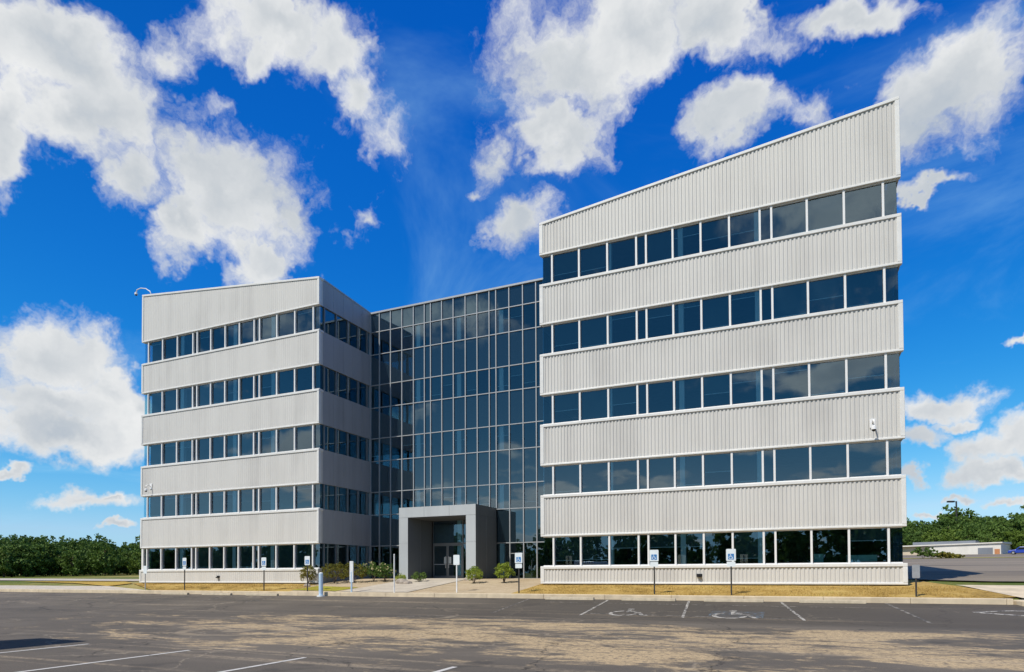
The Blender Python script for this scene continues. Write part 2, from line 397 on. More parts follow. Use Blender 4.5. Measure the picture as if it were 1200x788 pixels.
# kerb along the front lawn
mb = MB()
x = -110.
while x < 7.2:
    x2 = min(x+3.0, 7.2)
    mb.box(x+.004, x2-.004, 28.59, 28.97, E-1.5, E-.985)
    x = x2
tag(mb.build('kerb', M['concrete'], bevel=.02), kind='structure')
patch('lawn', [(-38.5, 28.92), (-27.0, 28.92), (-27.0, 32.92), (-46, 32.92)], M['lawn'], .01, .25)
patch('lawn', [(-12.9, 28.92), (6.6, 28.92), (7.8, 29.6), (6.1, 33.6), (5.0, 36.5), (-12.9, 36.5)], M['lawn'], .01, .25)
patch('garden_soil', [(-27.0, 28.92), (-12.9, 28.92), (-12.9, 38.45), (-28.2, 38.45), (-28.2, 32.9)], M['dirt'], .012, .25)
patch('lawn', [(-27.3, 29.5), (-23.9, 29.3), (-23.6, 31.0), (-27.2, 31.6)], M['lawn_green'], .03, .25)
patch('entrance_path', [(-23.3, 28.92), (-18.9, 28.92), (-18.7, 38.45), (-23.1, 38.45)], M['walk'], .035, .3)
# left of the building: sidewalk, yellow grass, service road
patch('sidewalk', [(-110, 28.92), (-39.0, 28.92), (-46.0, 31.0), (-110, 31.0)], M['walk'], .02, .6)
patch('lawn', [(-110, 31.0), (-46.0, 31.0), (-38.5, 28.92), (-46, 32.92), (-46, 36.5), (-110, 38.0)], M['lawn_left'], .015, .5)
patch('service_road', [(-150, 47.0), (-46, 37.5), (-46, 43.0), (-150, 56.0)], M['walk'], .02, .8)
# right of the building
patch('sidewalk', [(7.6, 29.05), (10.2, 29.03), (40, 29.03), (40, 33.0), (9.3, 33.4), (7.0, 37.4), (5.6, 37.4), (6.3, 33.7)], M['concrete'], .02, .4)
patch('side_lot', [(4.6, 37.4), (60, 33.6), (95, 60), (95, 112), (6.0, 112)], M['asphalt_far'], .02, 2.0)
patch('grass_verge', [(6, 112.2), (95, 112.2), (95, 116), (6, 116)], M['lawn_green'], .05, 2.0)
patch('side_lot', [(6, 116.2), (110, 116.2), (110, 168), (6, 168)], M['asphalt_far'], .03, 3.0)

mb = MB()   # raised island kerb at the driveway
isl = [(7.25, 28.97), (7.35, 28.2), (7.8, 27.5), (8.8, 27.1), (46, 27.1), (46, 29.0)]
mb.prism(isl, 'z', E-1.5, E-1.03)
tag(mb.build('driveway_island', M['concrete'], bevel=.05), kind='structure')

# stall lines
def line(x0, y0, x1, y1, w=.10, m='paint'):
    d = Vector((x1-x0, y1-y0)); n = Vector((-d.y, d.x)).normalized()*w/2
    patch('parking_line', [(x0-n.x, y0-n.y), (x0+n.x, y0+n.y), (x1+n.x, y1+n.y), (x1-n.x, y1-n.y)][::-1], M[m], .006, .5)
for xx in (-15.55, -12.15, -8.92, -5.54, -2.1): line(xx, 4.6, xx, 10.02, .11, 'paint_near')
for (xa, xb) in ((-11.66, -11.2), (-7.79, -7.49), (-4.23, -3.69), (-.57, .25), (3.17, 3.8)): line(xa, 28.45, xb, 23.3, .10, 'paint' if xa > -11 and xa < 3 else 'paint_faint')
for xa in (-26.8, -30.3, -33.9, -37.4): line(xa, 28.45, xa+.3, 25.2, .10, 'paint_faint')
line(-7.4, 23.9, -.1, 23.55, .09, 'paint_faint')
line(-10.2, 27.3, 2.6, 26.9, .07, 'paint_faint')
line(-19.5, 17.6, -12.4, 22.2, .16, 'paint_faint')
for a, b in (((5.5, 26.2), (6.6, 26.75)), ((6.6, 26.75), (12, 26.6)), ((5.5, 26.2), (6.6, 25.55)), ((6.6, 25.55), (12, 25.0))): line(*a, *b, .2, 'paint')
# painted wheelchair symbols, drawn from strips lying on the lot
def accessible_mark(cx, cy, s):
    def strip(pts, w, m, off=.010):
        mb = MB(); L = []
        for k, p in enumerate(pts):
            a = Vector(pts[max(k-1, 0)]); b = Vector(pts[min(k+1, len(pts)-1)]); t = (b-a).normalized(); n = Vector((-t.y, t.x))*w/2
            L.append((Vector(p)+n, Vector(p)-n))
        return L
    mb = MB()
    def put(p): x, y = cx+p[0]*s, cy+p[1]*s*1.25; return (x, y, H(x, y)+.012)
    def add(L):
        for (a, b), (c, d) in zip(L, L[1:]): mb.quad(put(a), put(b), put(d), put(c))
    arc = [(-.12+.40*math.cos(R(a)), -.16+.40*math.sin(R(a))) for a in range(105, 361, 12)]
    add(strip(arc, .11, 0))
    add(strip([(-.10, .42), (-.06, .02), (.30, .0), (.52, -.48), (.66, -.42)], .12, 0))
    add(strip([(-.08, .22), (.24, .22)], .09, 0))
    c0 = [(-.12+.11*math.cos(R(a)), .60+.11*math.sin(R(a))) for a in range(0, 361, 24)]
    for a, b in zip(c0, c0[1:]): mb.tri(put((-.12, .60)), put(a), put(b))
    tag(mb.build('accessible_symbol', M['paint']), kind='structure')
accessible_mark(-5.85, 24.35, 1.25)
accessible_mark(-2.0, 24.35, 1.35)
patch('symbol_field', [(-2.9, 23.75), (-1.05, 23.75), (-1.05, 25.3), (-2.9, 25.3)], M['paint_blue'], .004, .4)

# wheel stops
ws = None
for k, xc in enumerate((-35.6, -32.0, -28.4, -9.6, -5.95, -2.4, 1.3)):
    if ws is None:
        mb = MB(); L = 1.18
        mb.prism([(-.10, 0), (.10, 0), (.075, .13), (-.075, .13)], 'x', -L, L)
        ws = MB.build(mb, 'wheel_stop', M['stop'], bevel=.015); o = ws
    else:
        o = ws.copy(); COL.objects.link(o)
    o.location = (xc, 28.3, H(xc, 28.3)-.004); o.rotation_euler = (0, 0, R((k % 3-1)*.8))
    where = ('below the narrow sign furthest along the far wing', 'between two signs before the far wing', 'below the sign before the far wing blinds',
             'by the sign at the edge of the glass block', 'in front of the sign near the wall outlet', 'in front of the sign at the middle of the near wing', 'in the empty stall beside the building end')[k]
    tag(o, 'tan wheel stop '+where, 'wheel stop', 'wheel stops along the kerb')

# ------------------------------------------------------------------ the office building
FH = 3.9
h0, s0 = 2.027+E, .373+E
def head(k): return h0+FH*k
def sill(k): return s0+FH*k
base_z = -.64+E
XRl, XRr, XLl, XLr = -12.746, 4.462, -45.086, -28.217
YB = 54.0
pa, pb, ztc = 21.259+E, 19.424+E, 18.982+E
bld = empty('office_building', (-20.4, YF, base_z), 'five storey office building with ribbed white wings around a dark glass centre', 'office building')
def corr(mb, xa, xb, y, zb, zt, pitch=.178, depth=.034):
    """ribbed metal sheet facing -Y between xa and xb; zb / zt: heights as functions of x"""
    n = round((xb-xa)/pitch); p = (xb-xa)/n; prof = []
    for i in range(n):
        x = xa+i*p
        prof += [(x, 0), (x+p*.40, 0), (x+p*.56, depth), (x+p*.84, depth)]
    prof.append((xb, 0))
    i0 = len(mb.v)
    for x, d in prof: mb.v += [(x, y+d, zb(x)), (x, y+d, zt(x))]
    for i in range(len(prof)-1):
        a = i0+2*i; mb.f.append((a, a+2, a+3, a+1)); mb.m.append(0)
def wing(xa, xb, top, cols, tall_right, side_visible):
    """one wing: ribbed bands (part) with trim (sub-part), ribbon windows (part) with each pane and shade as sub-part"""
    D = .40
    for k in range(6):
        zb = base_z+.09 if k == 0 else head(k-1)
        if k < 5: ft = lambda x, k=k: sill(k)
        else: ft = top
        fb = lambda x, zb=zb: zb
        ov = 0 if k else .05                    # the base band stands a little proud
        mb = MB(); y = YF-ov
        corr(mb, xa, xb, y, fb, ft, .181, .036 if tall_right else .012)
        b0 = y+.055
        mb.hexa([(xa, b0, zb), (xb, b0, zb), (xb, y+D, zb), (xa, y+D, zb), (xa, b0, ft(xa)-.004), (xb, b0, ft(xb)-.004), (xb, y+D, ft(xb)-.004), (xa, y+D, ft(xa)-.004)])
        band = mb.build('ribbed_band', M['panel'], bld)
        if k == 0:
            f = MB(); f.box(xa+.05, xb-.05, y+.10, y+D, base_z-.2, zb-.014); f.build('base_shadow_gap', M['soffit'], bld)  # recessed strip in dark colour, painted as the shadow gap below the base
        t = MB(); w = .045
        th = .13 if k < 5 else .12
        # cap: follows the slope of the top
        t.hexa([(xa-w, y-w, ft(xa)-th), (xb+w, y-w, ft(xb)-th), (xb+w, y+D+.02, ft(xb)-th), (xa-w, y+D+.02, ft(xa)-th),
                (xa-w, y-w, ft(xa)+.02), (xb+w, y-w, ft(xb)+.02), (xb+w, y+D+.02, ft(xb)+.02), (xa-w, y+D+.02, ft(xa)+.02)])
        t.hexa([(xa-w, y-w+.01, zb-.012), (xb+w, y-w+.01, zb-.012), (xb+w, y+.2, zb-.012), (xa-w, y+.2, zb-.012),
                (xa-w, y-w+.01, zb+.085), (xb+w, y-w+.01, zb+.085), (xb+w, y+.2, zb+.085), (xa-w, y+.2, zb+.085)])
        for (x0, x1) in ((xa-w, xa+(.17 if tall_right else .12)), (xb-(.14 if tall_right else .11), xb+w)):
            t.hexa([(x0, y-w+.004, zb+.087), (x1, y-w+.004, zb+.087), (x1, y+.2, zb+.087), (x0, y+.2, zb+.087),
                    (x0, y-w+.004, ft(x0)-th-.003), (x1, y-w+.004, ft(x1)-th-.003), (x1, y+.2, ft(x1)-th-.003), (x0, y+.2, ft(x0)-th-.003)])
        t.build('band_trim', M['trim'], band, bevel=.018)
    for k in range(5):
        z0, z1 = sill(k)+.02, head(k)-.012
        mb = MB(); wd = .047; yg = YF+.15
        for x in cols[1:-1]: mb.box(x-wd, x+wd, YF+.03, yg-.002, z0, z1)
        mb.box(cols[0]+.002, cols[-1]-.002, yg-.05, yg-.003, z0+.001, z0+.05)
        mb.box(cols[0]+.002, cols[-1]-.002, yg-.05, yg-.003, z1-.05, z1-.001)
        rw = mb.build('ribbon_window', M['mullion'], bld)
        for i in range(len(cols)-1):
            xa_, xb_ = cols[i]+.004, cols[i+1]-.004
            a, b = rnd.uniform(-.005, .005), rnd.uniform(-.005, .005)
            g = MB(); wx = xb_-xa_; hz = z1-z0
            d = lambda sx, sz: a*wx*sx+b*hz*sz
            y0, y1 = yg+.006, yg+.018
            g.hexa([(xa_, y0+d(-.5, -.5), z0), (xb_, y0+d(.5, -.5), z0), (xb_, y1+d(.5, -.5), z0), (xa_, y1+d(-.5, -.5), z0),
                    (xa_, y0+d(-.5, .5), z1), (xb_, y0+d(.5, .5), z1), (xb_, y1+d(.5, .5), z1), (xa_, y1+d(-.5, .5), z1)])
            g.pane('window_pane', 'glass', rw)
            if wx > .8:
                drop = shade_drop(k, i, tall_right)
                if drop > 0:
                    s = MB(); s.box(xa_+.06, xb_-.06, yg+.10, yg+.108, z1-hz*drop, z1-.02)
                    sh = s.build('roller_shade', M['shade'], rw)
                    s = MB(); s.box(xa_+.06, xb_-.06, yg+.085, yg+.115, z1-hz*drop-.035, z1-hz*drop-.002); s.build('hem_bar', M['hem'], rw)
def shade_drop(k, i, right):
    r = random.Random(k*31+i*7+(500 if right else 0))
    if right:
        fixed = {(4, 1): .70, (4, 2): .75, (3, 1): .72, (4, 9): .25, (0, 1): .8, (0, 2): .78, (0, 3): .42, (0, 5): .42, (0, 6): .42, (0, 7): 0, (0, 8): .8, (0, 10): 0, (0, 11): 0, (0, 12): .35, (1, 1): .88}
        if (k, i) in fixed: return fixed[(k, i)]
    elif k == 0: return 1.0 if i in (6, 7, 9, 10, 11) else (.0 if i < 4 else .9)
    return r.choice((0, 0, .15, .3, .55, .9, 1.0))
colsR = [XRl+.07, -12.07, -10.52, -8.95, -7.40, -6.89, -5.53, -4.15, -2.79, -1.38, -.86, .69, 2.24, 3.81, XRr-.11]
colsL = [XLl+.07, -44.48, -42.95, -41.39, -39.78, -39.35, -37.99, -36.60, -35.25, -33.88, -33.39, -31.84, -30.28, -28.73, XLr-.01]
topR = lambda x: lerp(pb, pa, (x-XRl)/(XRr-XRl))
topL = lambda x: lerp(pa, pb, (x-XLl)/(XLr-XLl))
wing(XRl, XRr, topR, colsR, True, False)
wing(XLl, XLr, topL, colsL, False, True)

# side faces of the wings: flat panels with open joints (only the one facing the entrance court shows), plus the hidden outer and rear walls
def side_wall(xs, y0, y1, sgn, topf):
    """wall in plane x = xs, outward normal sgn*X"""
    for k in range(6):
        zb = base_z if k == 0 else head(k-1)
        if k < 5: zt0 = zt1 = sill(k)
        else: zt0, zt1 = topf(y0), topf(y1)
        mb = MB(); n = max(1, round((y1-y0)/1.12)); st = (y1-y0)/n; r = random.Random(k*3+int(xs))
        xi = xs-sgn*.30
        for i in range(n):
            ya, yb = y0+i*st+.006, y0+(i+1)*st-.006
            za = lerp(zt0, zt1, (ya-y0)/(y1-y0)); zc = lerp(zt0, zt1, (yb-y0)/(y1-y0))
            xo = xs-sgn*r.uniform(0, .006)
            X0, X1 = (xi, xo) if sgn > 0 else (xo, xi)
            mb.hexa([(X0, ya, zb), (X1, ya, zb), (X1, yb, zb), (X0, yb, zb), (X0, ya, za), (X1, ya, za), (X1, yb, zc), (X0, yb, zc)])
        X0, X1 = sorted((xi-sgn*.05, xs-sgn*.03))
        mb.hexa([(X0, y0, zb+.01), (X1, y0, zb+.01), (X1, y1, zb+.01), (X0, y1, zb+.01), (X0, y0, zt0-.01), (X1, y0, zt0-.01), (X1, y1, zt1-.01), (X0, y1, zt1-.01)])
        o = mb.build('flat_panel_band', M['panel_shaded'], bld)
        if k == 5:
            t = MB(); X0, X1 = sorted((xi-sgn*.06, xs+sgn*.03))
            t.hexa([(X0, y0, zt0+.002), (X1, y0, zt0+.002), (X1, y1, zt1+.002), (X0, y1, zt1+.002), (X0, y0, zt0+.09), (X1, y0, zt0+.09), (X1, y1, zt1+.09), (X0, y1, zt1+.09)])
            t.build('band_trim', M['alum'], o)
def side_windows(xs, ys, sgn):
    for k in range(5):
        z0, z1 = sill(k), head(k)
        mb = MB(); xg = xs-sgn*.10
        for y in ys[1:-1]:
            X0, X1 = sorted((xg+sgn*.002, xs-sgn*.02)); mb.box(X0, X1, y-.04, y+.04, z0+.001, z1-.001)
        rw = mb.build('ribbon_window', M['alum_dark'], bld)
        for ya, yb in zip(ys, ys[1:]):
            X0, X1 = sorted((xg-sgn*.004, xg-sgn*.016)); g = MB(); g.box(X0, X1, ya+.004, yb-.004, z0+.001, z1-.001); g.face = 3 if sgn > 0 else 5; g.pane('window_pane', 'glass', rw)
yS = YF+.41
side_wall(XLr, yS, YC-.03, 1, lambda y: lerp(pb-.02, 19.05+E, (y-YF)/(YC-YF)))
side_windows(XLr, [YF+.17, 33.48, 34.68, 35.90, 37.03, 38.09, YC-.10], 1)
mb = MB(); mb.box(XLr-.14, XLr-.008, YC-.10, YC-.02, base_z, head(4)+.1); mb.build('corner_post', M['alum'], bld)
side_wall(XRl, yS, YB, -1, lambda y: lerp(pb-.02, 19.05+E, (y-YF)/(YC-YF)))
side_windows(XRl, [YF+.17, 33.5, 34.7, 35.9, 37.1, 38.3], -1)
side_wall(XRr, yS, YB, 1, lambda y: pa-.02)
side_windows(XRr, [YF+.17]+[34.4+1.5*i for i in range(13)]+[YB-.1], 1)
side_wall(XLl, yS, YB, -1, lambda y: pa-.02)
side_windows(XLl, [YF+.17]+[34.4+1.5*i for i in range(13)]+[YB-.1], -1)
# white corner posts at ground floor
mb = MB(); mb.box(XLl+.05, XLl+.25, YF+.02, YF+.14, sill(0)+.02, head(0)-.015); mb.build('corner_post', M['trim'], bld)
mb = MB(); mb.box(XLl, XRr, YB, YB+.3, base_z, 19.0+E); mb.build('rear_wall', M['panel_shaded'], bld)
# floors, roof, inner walls
for k in range(6):
    for xa, xb, y0 in ((XLl+.45, XLr-.4, YF+.42), (XRl+.4, XRr-.45, YF+.42), (XLr-.33, XRl+.33, YC+.26)):
        mb = MB()
        z1 = sill(k)-.85 if k < 5 else head(4)+.55
        z0 = base_z if k == 0 else head(k-1)+.12
        mb.box(xa, xb, y0, YB-.02, z0, z1); mb.build('floor_slab', M['ceiling'] if 0 < k < 5 else (M['roofing'] if k == 5 else M['interior']), bld)
for k in range(5):
    for xa, xb, y0 in ((XLl+.5, XLr-.5, YF+6.5), (XRl+.5, XRr-.5, YF+6.5), (XLr, XRl, YC+5)):
        mb = MB(); mb.box(xa, xb, y0, y0+.12, sill(k)-.848, head(k)+.118); mb.build('interior_wall', M['interior'], bld)
for xa in (XLl+.5, XRr-.62):
    for k in range(5):
        mb = MB(); mb.box(xa, xa+.12, YF+.45, YF+6.48, sill(k)-.848, head(k)+.118); mb.build('interior_wall', M['interior'], bld)
for xc in (-8.90, -5.17, -1.52): 
    mb = MB(); mb.box(xc-.13, xc+.13, YF+.19, YF+.44, base_z, head(4)+.1); mb.build('interior_column', M['column'], bld, bevel=.02)
for xc in (-35.8, -32.3, -41.0):
    mb = MB(); mb.box(xc-.16, xc+.16, YF+.19, YF+.44, base_z, head(4)+.1); mb.build('interior_column', M['column'], bld, bevel=.02)
for xc in (-24.20, -20.95, -17.75):
    mb = MB(); mb.box(xc-.16, xc+.16, YC+.04, YC+.24, base_z, head(4)+.1); mb.build('interior_column', M['column'], bld, bevel=.02)

# ------------------------------------------------------------------ glass centre
colsC = [XLr+.01, -27.44, -26.48, -25.51, -24.54, -23.64, -23.14, -22.24, -21.33, -20.40, -19.50, -18.59, -18.09, -17.13, -16.15, -15.22, -14.30, -13.45, XRl-.01]
lev = [-.33+E]
for k in range(5): lev += ([sill(k)] if k else [])+[head(k)]
lev.append(ztc)
PXl, PXr, PY, PZ, PB = -23.70, -18.08, 35.374, 4.33+E, -.36+E
LIN = 3.66+E
names = {0: 'glass_storey'}
for st in range(6):
    # storey st: from its lowest transom to the next; st 0 ground, st 1..4: spandrel + vision, st 5: parapet glass
    if st == 0: rows = [(lev[0], lev[1], True)]
    elif st < 5: rows = [(lev[2*st-1], lev[2*st], False), (lev[2*st], lev[2*st+1], True)]
    else: rows = [(lev[9], lev[10], False)]
    mb = MB(); w = .032
    zlo, zhi = rows[0][0], rows[-1][1]
    def hidden(x0, x1, z): return x1 > PXl+.02 and x0 < PXr-.02 and z < PZ-.02
    for x in colsC:
        z0 = zlo
        if PXl-.1 < x < PXr+.1 and st == 0: continue
        if PXl-.1 < x < PXr+.1 and st == 1: z0 = PZ+.02
        mb.box(max(x-w, XLr+.003), min(x+w, XRl-.003), YC-.075, YC-.002, z0+.002, zhi-.002)
    for z0, z1, vis in rows:
        if z0 < LIN and st < 2:
            for xa, xb in ((XLr+.004, PXl-.01), (PXr+.01, XRl-.004)): mb.box(xa, xb, YC-.062, YC-.003, z0-.028, z0+.028)
        else: mb.box(XLr+.004, XRl-.004, YC-.062, YC-.003, z0-.028, z0+.028)
    if st == 5:
        mb.box(XLr+.004, XRl-.004, YC-.12, YC+.30, zhi, zhi+.12)
    if st == 0:
        mb.box(-17.08, -16.2, YC-.055, YC-.003, 1.30+E, 1.345+E)
    cw = mb.build('glass_storey', M['alum'], bld)
    for z0, z1, vis in rows:
        for xa, xb in zip(colsC, colsC[1:]):
            za = z0
            if xa > PXl-.05 and xb < PXr+.05:
                if z1 < PZ: continue
                za = max(z0, PZ+.03)
            a, b = rnd.uniform(-.004, .004), rnd.uniform(-.004, .004)
            d = lambda sx, sz: a*(xb-xa)*sx+b*(z1-z0)*sz
            y0, y1 = YC+.004, YC+.016; g = MB()
            g.hexa([(xa+.003, y0+d(-.5, -.5), za+.003), (xb-.003, y0+d(.5, -.5), za+.003), (xb-.003, y1+d(.5, -.5), za+.003), (xa+.003, y1+d(-.5, -.5), za+.003),
                    (xa+.003, y0+d(-.5, .5), z1-.003), (xb-.003, y0+d(.5, .5), z1-.003), (xb-.003, y1+d(.5, .5), z1-.003), (xa+.003, y1+d(-.5, .5), z1-.003)])
            (g.pane('window_pane', 'glass', cw) if vis else g.build('spandrel_pane', M['spandrel'], cw))
            if vis and xb-xa > .7 and st > 0:
                r = random.Random(int(xa*97)+st*13); dr = r.choice((0, 0, 0, .4, .75, 1))
                if dr:
                    s = MB(); hz = z1-z0; s.box(xa+.05, xb-.05, YC+.06, YC+.066, z1-hz*dr, z1-.03); s.build('roller_shade', M['shade'], cw)
                    s = MB(); s.box(xa+.05, xb-.05, YC+.05, YC+.075, z1-hz*dr-.035, z1-hz*dr-.002); s.build('hem_bar', M['hem'], cw)
# upper backing behind the parapet glass
mb = MB(); mb.box(XLr, XRl, YC+.05, YC+.25, head(4)+.05, ztc-.005); mb.build('parapet_wall', M['interior'], bld)
# ------------------------------------------------------------------ entrance portal
J = .012
pw = .68
mb = MB()
for x0, x1 in ((PXl, PXl+pw), (PXr-pw, PXr)):
    for z0, z1 in ((PB, 2.0+E), (2.0+E+J, LIN), (LIN+J, PZ)):
        if z0 > LIN: continue
        mb.box(x0, x1, PY, PY+1.5, z0, z1); mb.box(x0, x1, PY+1.5+J, YC-.09, z0, z1)
    mb.box(x0+.02, x1-.02, PY+.03, YC-.10, PB, LIN+.01)
xs = [PXl, PXl+1.9, PXl+3.75, PXr]
for xa, xb in zip(xs, xs[1:]):
    mb.box(xa+(0 if xa == PXl else J/2), xb-(0 if xb == PXr else J/2), PY, PY+1.5, LIN+J, PZ); mb.box(xa+J/2, xb-J/2, PY+1.5+J, YC-.09, LIN+J, PZ)
mb.box(PXl+.02, PXr-.02, PY+.03, YC-.10, LIN+.012, PZ-.02)
mb.m = [0 if k % 6 == 2 else 1 for k in range(len(mb.f))]  # front faces keep the light cladding, all others get the shade-darkened one
por = mb.build('entrance_portal', [M['portal'], M['portal_shaded']], bld)
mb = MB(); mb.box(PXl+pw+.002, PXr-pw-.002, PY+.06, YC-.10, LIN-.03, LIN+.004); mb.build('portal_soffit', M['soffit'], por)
mb = MB()
DX = (-22.95, -21.80, -20.65); DH = 2.02+E
for x in (PXl+pw+.04, -22.99, -20.61, PXr-pw-.04): mb.box(x-.04, x+.04, YC-.075, YC+.0, PB, LIN-.035)
mb.box(PXl+pw+.085, PXr-pw-.085, YC-.06, YC-.004, DH, DH+.10)
fr = mb.build('vestibule_frame', M['alum_dark'], bld)
for xa, xb, z0, z1 in ((PXl+pw+.085, -23.035, PB, DH), (-20.565, PXr-pw-.085, PB, DH), (PXl+pw+.085, -23.035, DH+.10, LIN-.035), (-22.945, -20.655, DH+.10, LIN-.035), (-20.565, PXr-pw-.085, DH+.10, LIN-.035)):
    g = MB(); g.box(xa, xb, YC-.04, YC-.028, z0, z1); g.pane('window_pane', 'glass', fr)
for xa, xb, hx in ((-22.945, -21.805, -21.92), (-21.795, -20.655, -21.68)):
    mb = MB(); z0, z1 = PB+.015, DH-.004; y0, y1 = YC-.07, YC-.025
    mb.box(xa, xa+.09, y0, y1, z0, z1); mb.box(xb-.09, xb, y0, y1, z0, z1)
    mb.box(xa+.09, xb-.09, y0, y1, z0, z0+.22); mb.box(xa+.09, xb-.09, y0, y1, z1-.10, z1)
    d = mb.build('entrance_door', M['alum_dark'], bld)
    g = MB(); g.box(xa+.09, xb-.09, YC-.052, YC-.042, z0+.22, z1-.10); g.pane('door_pane', 'glass', d)
    mb = MB(); mb.tube([(hx, y0-.06, z0+.75), (hx, y0-.06, z0+1.55)], .02, 8); mb.tube([(hx, y0, z0+.80), (hx, y0-.06, z0+.80)], .014, 6); mb.tube([(hx, y0, z0+1.5), (hx, y0-.06, z0+1.5)], .014, 6)
    mb.tube([(xa+.1, y0-.03, z0+1.0), (xb-.1, y0-.03, z0+1.0)], .018, 8); mb.build('door_handle', M['post_white'], d)
    mb = MB(); mb.box(hx-.16, hx+.16, YC-.062, YC-.056, z0+1.05, z0+1.5); mb.build('door_reflection', M['sign_white'], d)  # white sheet standing in for the bright reflections in the door glass
for xo, zo in ((-37.0, -.13+E), (-4.36, -.12+E)):
    mb = MB(); mb.box(xo-.13, xo+.13, YF-.075, YF-.04, zo-.07, zo+.07); mb.box(xo-.10, xo+.10, YF-.20, YF-.077, zo-.09, zo-.01); mb.build('wall_outlet', M['black'], bld)

# things inside, seen through the ground-floor glass
r = random.Random(4)
for xc, w, h, m, lab in ((1.0, .42, .50, 'file_green', 'pale green cabinet behind ground floor glass, the narrow upright one'), (2.65, .95, .42, 'file_green', 'wide pale green cabinet behind ground floor glass, below a bare pane'),
                     (4.02-.75, .30, .42, 'file_green', 'small green carton on the sill in the last wide ground floor window')):
    e = empty('storage_cabinet', (xc, YF+.9, sill(0)-.85), lab, 'cabinet')
    mb = MB(); mb.box(xc-w/2, xc+w/2, YF+.7, YF+1.1, sill(0)-.85, sill(0)+h); mb.build('cabinet_body', M[m], e, bevel=.01)
    mb = MB(); mb.box(xc-w/2+.03, xc+w/2-.03, YF+.68, YF+.698, sill(0)-.8, sill(0)+h-.05); mb.build('cabinet_door', M[m], e)

# ------------------------------------------------------------------ security cameras
def cam_arm(pts, dome, name, label, wall=None):
    e = empty(name, pts[0], label, 'security camera')
    mb = MB(); mb.tube(pts, .035, 8); mb.build('arm', M['camera_white'], e, True)
    x, y, z = dome
    mb = MB(); mb.tube([(x, y, z+.16), (x, y, z+.12), (x, y, z-.02)], [.05, .10, .115], 14); mb.build('housing', M['camera_white'], e)
    mb = MB(); mb.ball((x, y, z-.02), .09, 12); mb.build('dome', M['black'], e, True)
    if wall:
        mb = MB(); mb.box(*wall); mb.build('mounting_plate', M['camera_white'], e)
zt = topL(-44.7)
cam_arm([(-44.35, YF+.15, zt), (-44.5, YF+.15, zt+.28), (-44.9, YF+.1, zt+.55), (-45.4, YF+.05, zt+.66), (-45.75, YF, zt+.58), (-45.85, YF, zt+.40)], (-45.85, YF, zt+.24), 'security_camera', 'white dome camera on a curved arm above the outer roof corner')
z = head(1)+.35
cam_arm([(-44.0, YF-.02, z+.35), (-44.0, YF-.30, z+.42), (-44.0, YF-.42, z+.36), (-44.0, YF-.42, z+.16)], (-44.0, YF-.42, z), 'security_camera', 'white dome camera hung low on the far wing under the third floor band', (-44.12, -43.88, YF-.035, YF-.005, z+.15, z+.55))
z = head(1)+.42
cam_arm([(3.25, YF-.02, z+.35), (3.25, YF-.30, z+.45), (3.25, YF-.45, z+.40), (3.25, YF-.45, z+.16)], (3.25, YF-.45, z), 'security_camera', 'white dome camera on the ribbed band at the near end of the wing', (3.13, 3.37, YF-.035, YF-.005, z+.15, z+.55))

# ------------------------------------------------------------------ signs and posts
def wheelchair(mb, cx, cz, y, s):
    """wheelchair pictogram in strips on plane y (front faces -Y)"""
    def strip(pts, w):
        L = []
        for k, p in enumerate(pts):
            a = Vector(pts[max(k-1, 0)]); b = Vector(pts[min(k+1, len(pts)-1)]); t = (b-a).normalized(); n = Vector((-t.y, t.x))*w/2
            q, q2 = Vector(p)+n, Vector(p)-n
            L.append(((cx+q.x*s, y, cz+q.y*s), (cx+q2.x*s, y, cz+q2.y*s)))
        for (a, b), (c, d) in zip(L, L[1:]): mb.quad(a, b, d, c, 1)
    strip([(-.08+.33*math.cos(R(a)), -.18+.33*math.sin(R(a))) for a in range(110, 351, 15)], .10)
    strip([(-.08, .32), (-.05, -.02), (.24, -.02), (.36, -.42), (.48, -.38)], .11); strip([(-.06, .16), (.2, .16)], .08)
    c0 = [(-.09+.10*math.cos(R(a)), .46+.10*math.sin(R(a))) for a in range(0, 361, 30)]
    for a, b in zip(c0, c0[1:]): mb.tri((cx-.09*s, y, cz+.46*s), (cx+a[0]*s, y, cz+a[1]*s), (cx+b[0]*s, y, cz+b[1]*s), 1)
def rrect(x0, x1, z0, z1, r, n=4):
    P = []
    for cx, cz, a0 in ((x1-r, z1-r, 0), (x0+r, z1-r, 90), (x0+r, z0+r, 180), (x1-r, z0+r, 270)):
        for i in range(n+1): a = R(a0+90*i/n); P.append((cx+r*math.cos(a), cz+r*math.sin(a)))
    return P
def acc_sign(x, y, top, label, lower=True, post='post_dark', w=.40, sym=True, plate='sign_white'):
    zb = H(x, y); e = empty('parking_sign', (x, y, zb), label, 'parking sign', 'accessible parking signs along the kerb'); top = top+E
    mb = MB(); mb.box(x-.030, x+.030, y+.0, y+.035, zb-.3, top-.05); mb.build('post', M[post], e)
    z1 = top; z0 = top-.52
    mb = MB(); mb.prism(rrect(x-w/2, x+w/2, z0, z1, .04), 'y', y-.012, y-.003)
    pl = mb.build('sign_plate', M[plate], e)
    if sym:
        mb = MB(); mb.prism(rrect(x-.125, x+.125, z0+.06, z0+.31, .02), 'y', y-.0165, y-.0125); 
        mb.m = [0]*len(mb.f)
        mb.build('symbol_field', M['sign_blue'], pl)
        mb = MB(); wheelchair(mb, x, z0+.185, y-.0195, .20); mb.m = [0]*len(mb.f); mb.build('wheelchair_symbol', M['sign_white'], pl)
    if lower:
        mb = MB(); mb.prism(rrect(x-w/2+.02, x+w/2-.02, z0-.24, z0-.03, .03), 'y', y-.012, y-.003); mb.build('fee_plate', M['sign_white'], e)
    return e
acc_sign(-5.86, 29.2, 1.05, 'white accessible parking sign on a dark post in front of the wall outlet')
